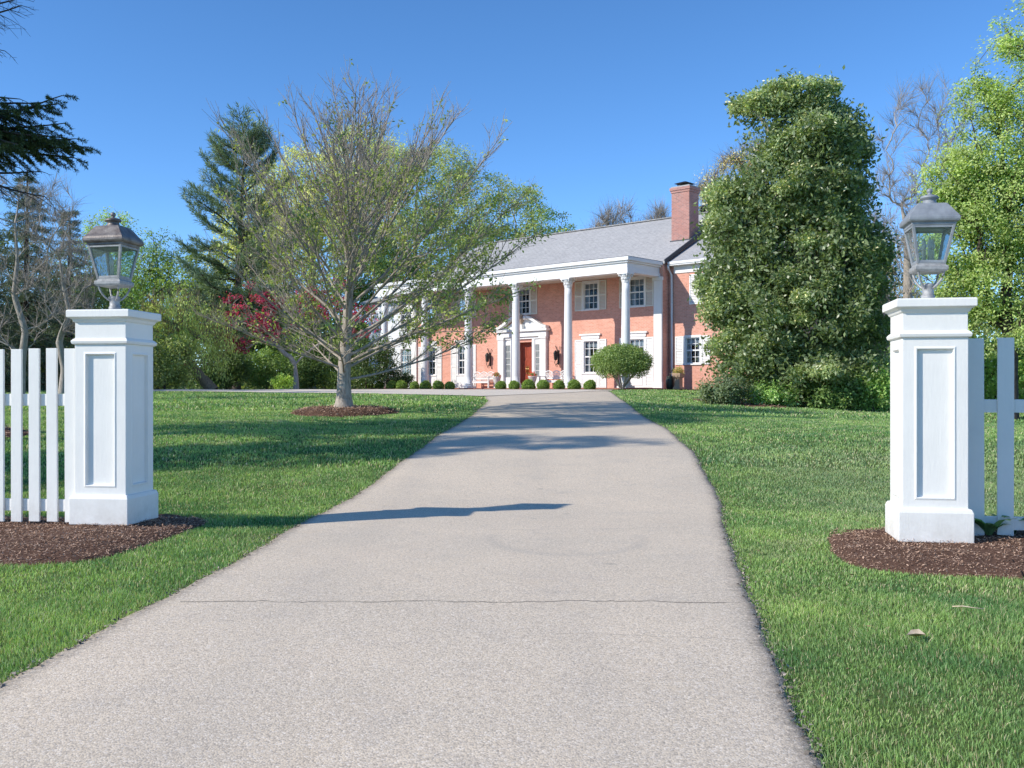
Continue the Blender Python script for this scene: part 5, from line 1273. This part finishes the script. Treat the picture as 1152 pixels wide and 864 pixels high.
# --- conifers: whorled boughs carrying flat sprays of needles
def conifer(name, label, base, H, z0, dz, nb, lenfn, el0, upturn, bl, nd, nL, nW, c1, c2, bark, trunk_r, bare=None, lean=(0, 0), extra=(), tuft=0.75, sag=0.0, br=0.03, group=None, twig_fall=0.0):
    base = np.array(base, float); root = empty(name, label, 'tree', tuple(base), 0, group)
    tz = np.linspace(0, 1, 12); TP = np.stack([lean[0]*tz**1.5+0.02*np.sin(tz*9), lean[1]*tz**1.5+0.02*np.cos(tz*7), H*tz-0.05*(tz == 0)], 1)
    chs = [(TP, trunk_r*(1-tz)**0.8+0.012)]; NP_, ND_, NC_ = [], [], []
    def at_z(z): return np.array([np.interp(z, TP[:, 2], TP[:, 0]), np.interp(z, TP[:, 2], TP[:, 1]), z])
    jobs = []
    z = z0
    while z < H*0.985:
        u = (z-z0)/(H-z0); a0 = R.uniform(0, 6.28); n_b = max(3, int(round(nb*(1-0.35*u)+R.uniform(-1, 1))))
        for q in range(n_b): jobs.append((z+R.uniform(-0.35, 0.35)*dz, a0+q*2*PI/n_b+R.uniform(-0.35, 0.35), lenfn(u)*R.uniform(0.7, 1.15), u))
        z += dz*R.uniform(0.8, 1.2)
    xj = [(zz, az, L, (zz-z0)/(H-z0)) for zz, az, L in extra]; jobs += xj
    for zz, az, L, u in jobs:
        is_bare = bare is not None and bare(zz, az)
        if bare is not None and math.cos(az) > 0 and (zz, az, L, u) not in xj:
            if is_bare: continue
            L *= 0.7
        e = math.radians(el0+(38*u if el0 > -5 else 25*u)+R.uniform(-7, 7)); d = np.array([math.cos(az)*math.cos(e), math.sin(az)*math.cos(e), math.sin(e)])
        n = max(5, int(L/0.22)); P = [at_z(zz)]
        for k in range(n):
            t = k/n; d = d+np.array([0, 0, (upturn*(t > 0.45)-sag*(t < 0.6))/n*2])+RNG.normal(0, 0.07, 3); d /= np.linalg.norm(d); P.append(P[-1]+d*L/n)
        P = np.array(P); chs.append((P, br*min(1, L/1.5)*np.linspace(1, 0.15, n+1)+0.003))
        for k in range(max(1, int(n*0.18)), n+1):
            t = k/n; fw = P[k]-P[k-1]; fw /= np.linalg.norm(fw); sd = np.cross(fw, (0, 0, 1.0)); sd /= max(np.linalg.norm(sd), 1e-6)
            for sg in ((-1, 1) if k < n else (0,)):
                for rp in range(1):
                    b = fw*0.75+sd*sg*R.uniform(0.55, 1.0)+np.array([0, 0, R.uniform(-0.12, 0.25)-twig_fall])
                    b /= np.linalg.norm(b); l = bl*(1.05-0.55*t)*R.uniform(0.65, 1.3)*min(1, 0.35+L/2)
                    if k == n: l *= 0.8
                    q0 = P[k]; q2 = q0+b*l+np.array([0, 0, -0.10*l+upturn*0.25*l-twig_fall*0.5*l]); q1 = (q0+q2)/2+np.array([0, 0, 0.05*l])
                    chs.append((np.array([q0, q1, q2]), np.array([0.008, 0.006, 0.003])*max(1, br/0.03)*0.8))
                    if is_bare:
                        for _ in range(3):
                            w0 = q0+(q2-q0)*R.uniform(0.2, 1); dd = b*0.6+rand_unit(1)[0]*0.7+np.array([0, 0, -twig_fall*0.6]); chs.append((np.array([w0, w0+dd*l*0.25, w0+dd*l*0.45]), np.array([0.004, 0.0035, 0.0025])*max(1, br/0.03)*0.7))
                        continue
                    m = max(3, int(nd*l/bl)); uu = RNG.uniform(0.1, 1.05, (m, 1)); c = q0+(q2-q0)*uu+RNG.normal(0, 0.03*l, (m, 3))
                    NP_.append(c); ND_.append(norm(np.tile(b, (m, 1))*0.8+rand_unit(m)*tuft+np.array([0, 0, 0.12])))
                    tt = RNG.uniform(0, 1, (m, 1))*0.6+0.4*R.random(); NC_.append((np.array(c1)*(1-tt)+np.array(c2)*tt)*RNG.uniform(0.8, 1.2, (m, 1)))
    V, Fa = tubes(chs, None, sides); mesh_np('trunk', V, Fa, bark, root, smooth=True)
    P = np.concatenate(NP_); D = np.concatenate(ND_); C_ = np.concatenate(NC_); n = len(P)
    V, Fa = leaf_quads(P, D, norm(np.array([-0.2, -0.2, 0.9])+rand_unit(n)*0.8), RNG.uniform(0.6, 1.25, n)*nL, RNG.uniform(0.7, 1.2, n)*nW, 0.1)
    mesh_np('crown', V, Fa, M['needle'], root, np.repeat(C_, 4, 0))
    return root

dP = 66.0
pb_ = at(266, 440, dP); pz = float(gz(pb_[0], dP)); Hp = at(0, 140, dP)[2]-pz
conifer('white_pine', 'tall blue green pine with flat layered boughs behind the young tree', (pb_[0], dP, pz), Hp, 3.5, 1.0, 5,
        lambda u: 5.2*(1-u)**0.62*(0.55+0.45*math.sin(min(1, u*3)*PI/2))+0.7, 4, 0.5, 1.35, 42, 0.40, 0.045, (0.06, 0.095, 0.055), (0.18, 0.23, 0.14), M['bark_dark'], 0.3, tuft=0.7, br=0.07, lean=(0.6, 0))

# --- red maple (vase of pale stems) and weeping tree with leaning trunk
dA = 52.0
b = at(333, 0, dA)
tr = [np.array([b[0], dA, float(gz(b[0], dA))-0.05]), at(333, 425, dA), at(332, 410, dA)]
Tg = np.concatenate([lobes_sample([LB(280, 345, 28, 24, dA), LB(254, 380, 14, 16, dA), LB(306, 335, 16, 14, dA), LB(270, 388, 14, 10, dA), LB(300, 372, 18, 14, dA)], 75, 0.4),
                     lobes_sample([LB(380, 335, 26, 22, dA), LB(345, 345, 28, 24, dA), LB(405, 360, 24, 20, dA)], 50, 0.4)])
tree('red_leaved_maple', 'small deep red leaved maple with pale forked stems beyond the lawn', tr, None, 0, M['bark_pale'],
     dict(per=34, cr=0.42, L=0.17, W=0.10, c1=(0.12, 0.012, 0.036), c2=(0.24, 0.035, 0.08), var=0.3, flat=0.5, up=0.8), targets=Tg, k=0.15, rise=0.3, tip_r=0.018, trunk_r=0.13, start=1, bend=0.3)
dE = 50.0
tr = [np.array([at(240, 0, dE)[0], dE, float(gz(-15, dE))-0.05]), at(226, 424, dE), at(212, 408, dE), at(205, 396, dE), at(200, 375, dE), at(198, 355, dE)]
tree('weeping_tree', 'pale weeping tree with leaning double trunk beyond the left lawn', tr, [LB(205, 345, 50, 22, dE), LB(180, 360, 30, 26, dE), LB(235, 360, 34, 26, dE), LB(210, 385, 52, 30, dE)], 230, M['bark_tan'],
     dict(per=48, cr=0.45, L=0.16, W=0.05, c1=(0.16, 0.20, 0.06), c2=(0.30, 0.34, 0.12), hang=1.3, var=0.3), k=0.3, rise=0.2, tip_r=0.012, trunk_r=0.24, start=3, twigs=1500, twig_len=1.0, twig_r=0.009, droop=0.5)

# --- understory shrubs along the far side of the court
US = [(185, 48, 70, 62, (0.10, 0.13, 0.045), (0.19, 0.23, 0.09), 'grey green shrub beneath the weeping tree, beside the left pillar'),
      (255, 55, 60, 55, (0.035, 0.06, 0.022), (0.08, 0.12, 0.04), 'dark shrub just right of the leaning trunk'),
      (300, 57, 60, 48, (0.06, 0.10, 0.03), (0.14, 0.20, 0.06), 'green shrub below the red leaves'),
      (345, 60, 50, 40, (0.035, 0.06, 0.02), (0.08, 0.12, 0.04), 'dark shrub behind the forked pale stems'),
      (365, 63, 60, 66, (0.03, 0.055, 0.02), (0.07, 0.11, 0.035), 'tall dark evergreen shrub left of the young tree trunk'),
      (412, 58, 74, 62, (0.022, 0.042, 0.016), (0.06, 0.09, 0.03), 'very dark evergreen shrub at the left end of the portico')]
for px, d, wpx, hpx, c1, c2, lab in US:
    shrub('border_shrub', lab, px, 440, d, wpx, hpx, c1, c2, 120, 55, 0.15, 0.08, cr=0.5, group='shrubs along the far edge of the court')
shrub('border_shrub', 'small bright lime shrub by the pale forked stems', 318, 440, 50, 22, 18, (0.17, 0.24, 0.05), (0.26, 0.34, 0.09), 50, 45, 0.1, 0.06, cr=0.25, group='shrubs along the far edge of the court')
shrub('border_shrub', 'rounded dark shrub below the leftmost ground floor window', 446, 440, 58.5, 40, 26, (0.025, 0.045, 0.018), (0.05, 0.08, 0.03), 90, 60, 0.1, 0.05, cr=0.3, group='shrubs along the far edge of the court')
for px, d, hp, lab in ((270, 52, 60, 'slim dark tree trunk right of the leaning trunk'), (288, 56, 55, 'slim pale tree trunk below the red leaves')):
    pass

# --- far left: bare grey trees over dark evergreens
SP = [('spruce_tree', 'dark grey green spruce behind the left picket fence', 30, 42, 185, 2.3), ('spruce_tree', 'sparse greyish spruce behind the left gate pillar', 78, 47, 232, 2.0), ('spruce_tree', 'dark spruce at the left edge behind the pickets', -25, 39, 215, 2.3)]
for nm, lab, px, d, tp, rr_ in SP:
    b_ = at(px, 440, d); z = float(gz(b_[0], d)); H_ = at(0, tp, d)[2]-z
    conifer(nm, lab, (b_[0], d, z), H_, 0.5, 0.42, 7, lambda u, rr_=rr_: rr_*(1-u)**0.85+0.15, -8, 0.25, 0.62, 44, 0.17, 0.028, (0.04, 0.06, 0.035), (0.13, 0.155, 0.10), M['bark_dark'], 0.15, tuft=0.9, sag=0.25, br=0.03, twig_fall=0.35)
for lab, px, d, tp, lbs in (('bare grey tree with long arching twigs left of the lantern', 22, 30, 250, [(20, 260, 60, 70), (60, 300, 40, 70), (10, 340, 60, 60)]),
                            ('thin bare tree just left of the gate pillar lantern', 70, 36, 290, [(62, 260, 32, 60), (80, 320, 30, 60)])):
    tr = trunk_line(px, d, tp, 6, 0, 0.12)
    tree('bare_tree', lab, tr, [LB(a, b, c_, e, d) for a, b, c_, e in lbs], 170, M['bark_pale'], None, shell=0.5, rise=0.3, tip_r=0.008, trunk_r=0.12, twigs=1500, twig_len=0.8, twig_r=0.006, start=1, jit=0.05, droop=0.15)
for px, d, wp, hp, c1, c2, lab in ((25, 53, 120, 190, (0.045, 0.065, 0.03), (0.11, 0.135, 0.06), 'tall dark evergreen thicket behind the left pickets'), (98, 56, 90, 150, (0.06, 0.085, 0.035), (0.14, 0.175, 0.07), 'tall olive thicket between the spruces and the left gate pillar'), (-60, 50, 110, 210, (0.05, 0.07, 0.03), (0.12, 0.14, 0.065), 'tall dark thicket at the left edge of the picture')):
    shrub('evergreen_thicket', lab, px, 440, d, wp, hp, c1, c2, 330, 60, 0.17, 0.08, cr=0.6, group='thickets behind the left fence')
shrub('undergrowth_shrub', 'dark undergrowth shrub behind the left pickets', 45, 440, 44, 150, 62, (0.03, 0.05, 0.02), (0.08, 0.11, 0.045), 200, 55, 0.14, 0.07, cr=0.5)
shrub('undergrowth_shrub', 'olive undergrowth shrub behind the left gate pillar', 130, 440, 46, 110, 70, (0.06, 0.085, 0.03), (0.14, 0.17, 0.065), 170, 55, 0.14, 0.07, cr=0.5)

# --- big conifer at the left edge with boughs reaching into the picture
dC = CB[1]; zc = float(gz(*CB))
ex = [(4.85, -0.10, 2.55), (5.0, -0.35, 2.3), (5.15, 0.12, 2.2), (5.3, -0.22, 2.0), (4.8, 0.2, 2.2), (4.9, -0.6, 2.2), (5.1, 0.4, 2.1), (4.92, 0.02, 2.5), (5.08, -0.15, 2.45), (5.22, -0.05, 2.2), (4.98, 0.28, 2.3), (5.38, 0.05, 1.8), (5.2, -0.45, 2.1), (4.85, -0.3, 2.4), (5.02, 0.15, 2.4), (5.5, -0.15, 1.5), (6.6, -0.2, 1.5), (6.85, 0.05, 1.6),
      (4.35, -0.15, 2.0), (4.2, -0.45, 1.5), (4.45, 0.2, 1.6), (6.75, -0.1, 1.5), (6.95, -0.3, 1.2), (6.4, 0.2, 1.0)]
ex = [(EYE+(zz+0.1-EYE)*1.16-zc, az, L*0.93) for zz, az, L in ex]
conifer('old_spruce', 'big dark spruce bough with bare drooping twigs at the top left edge', (CB[0]-0.1, dC, zc), 12.0, 3.0, 0.42, 7, lambda u: 1.65*(1-u)**0.7+0.15, -6, 0.12, 0.55, 260, 0.062, 0.013,
        (0.016, 0.028, 0.014), (0.075, 0.10, 0.04), M['bark_dark'], 0.24, bare=lambda z, az: (z+zc < 5.3 or 6.2 < z+zc < 8.6) and math.cos(az) > 0.1, extra=ex, tuft=0.9, sag=0.12, br=0.035, twig_fall=0.30)

# trees beyond the left edge whose shadows streak over the lawn and drive
for lab, x, y, z0, z1, r_, nt_ in (('leafy tree beyond the left edge, shading the lower lawn', -15.5, 9.7, 4.6, 12.0, 1.4, 210), ('tall leafy tree beyond the left edge, shading the drive', -18.0, 12.2, 8.5, 15.0, 1.5, 230)):
    z = float(gz(x, y)); tr = [np.array([x+0.05*math.sin(q*2.1), y, z-0.05+q*z1/6.5]) for q in range(7)]
    zc_, rz_ = z+(z0+z1)/2, (z1-z0)/2
    lob = [[x, y, zc_, r_, r_, rz_]]+[[x+r_*R.uniform(-0.9, 0.9), y+r_*R.uniform(-0.9, 0.9), zc_+rz_*R.uniform(-0.8, 0.8), r_*0.6, r_*0.5, rz_*0.18] for _ in range(6)]
    tree('leafy_tree', lab, tr, lob, nt_, M['bark_grey'], dict(per=62, cr=0.40, L=0.16, W=0.09, c1=G3, c2=G4, frac=0.85), tip_r=0.01, trunk_r=0.16, start=2, shell=0.5)

# --- far-off wood closing the view
n_ = 130000
ang = RNG.uniform(-0.72, 0.72, n_); dd_ = 120+RNG.uniform(0, 30, n_)
x_ = np.tan(ang)*dd_; hh_ = 10.5+2.5*np.sin(x_*0.11)+1.8*np.sin(x_*0.31+1)+1.3*np.sin(x_*0.83+dd_)
zz_ = 1.2+hh_*np.where(RNG.uniform(0, 1, n_) < 0.3, RNG.uniform(-0.02, 0.2, n_), RNG.uniform(0, 1, n_)**0.85)
P_ = np.column_stack([x_, dd_, zz_]); D_ = rand_unit(n_)
V, Fa = leaf_quads(P_, D_, norm(rand_unit(n_)+np.array([-0.3, -0.6, 0.5])), RNG.uniform(0.4, 0.9, n_), RNG.uniform(0.25, 0.5, n_))
tt = np.clip(0.5+0.5*np.sin(x_*0.09+2)*np.sin(x_*0.23)+RNG.normal(0, 0.2, n_), 0, 1)[:, None]
c_ = (np.array((0.06, 0.085, 0.035))*(1-tt)+np.array((0.15, 0.175, 0.07))*tt)*RNG.uniform(0.7, 1.25, (n_, 1))
tag(mesh_np('distant_wood', V, Fa, M['leaf'], None, np.repeat(c_, 4, 0)), kind='stuff')

# --- small things
def strap_plant(label, x, y, n=26, h=0.26):
    z = float(gz(x, y))+0.05; Vs, Fs, Cs = [], [], []; off = 0
    for q in range(n):
        a = R.uniform(0, 2*PI); l = h*R.uniform(0.7, 1.3); w_ = R.uniform(0.018, 0.034); ca, sa = math.cos(a), math.sin(a)
        for u in np.linspace(0, 1, 6):
            r_ = l*0.75*u; zz = l*(1.25*u-0.75*u*u); ww2 = w_*(math.sin(PI*min(1, u*0.9+0.1))+0.05)
            Vs += [(ca*r_-sa*ww2, sa*r_+ca*ww2, zz), (ca*r_+sa*ww2, sa*r_-ca*ww2, zz)]
        Fs += [(off+2*k_, off+2*k_+1, off+2*k_+3, off+2*k_+2) for k_ in range(5)]; off += 12
        Cs += [np.array((0.07, 0.13, 0.06))*R.uniform(0.7, 1.4)]*12
    o = mesh_np('strap_leaf_plant', Vs, np.array(Fs), M['leaf'], None, np.array(Cs), True); o.location = (x, y, z)
    tag(o, label, 'plant', 'leafy plants behind the right fence')
strap_plant('leafy clump behind the first right picket, beside the pillar', 3.78, 7.75)
strap_plant('leafy clump behind the gap between the two right pickets', 4.02, 7.85)
strap_plant('leafy clump at the right edge behind the pickets', 4.32, 7.75)
p = hit(1030, 724); z = float(gz(*p))+0.045
V = np.array([(-0.05, -0.01, 0), (-0.01, -0.03, 0.012), (0.05, -0.005, 0.0), (0.0, 0.0, -0.012), (-0.01, 0.03, 0.016), (0.03, 0.03, 0.02)])
o = mesh_np('dry_leaf', V, np.array([(0, 1, 3), (1, 2, 3), (0, 3, 4), (3, 2, 5), (3, 5, 4)]), M['dry']); o.location = (p[0], p[1], z); tag(o, 'curled tan dry leaf lying on the right lawn', 'leaf')
p = hit(1088, 694); z = float(gz(*p))+0.05
o = MB().tube([(-0.07, 0.03, 0), (-0.02, 0.01, 0.006), (0.03, -0.01, 0.002), (0.08, -0.03, 0.0)], [0.004, 0.004, 0.003, 0.002], 6).build('fallen_twig', M['dry']); o.location = (p[0], p[1], z); tag(o, 'thin pale twig lying on the grass below the right mulch', 'twig')
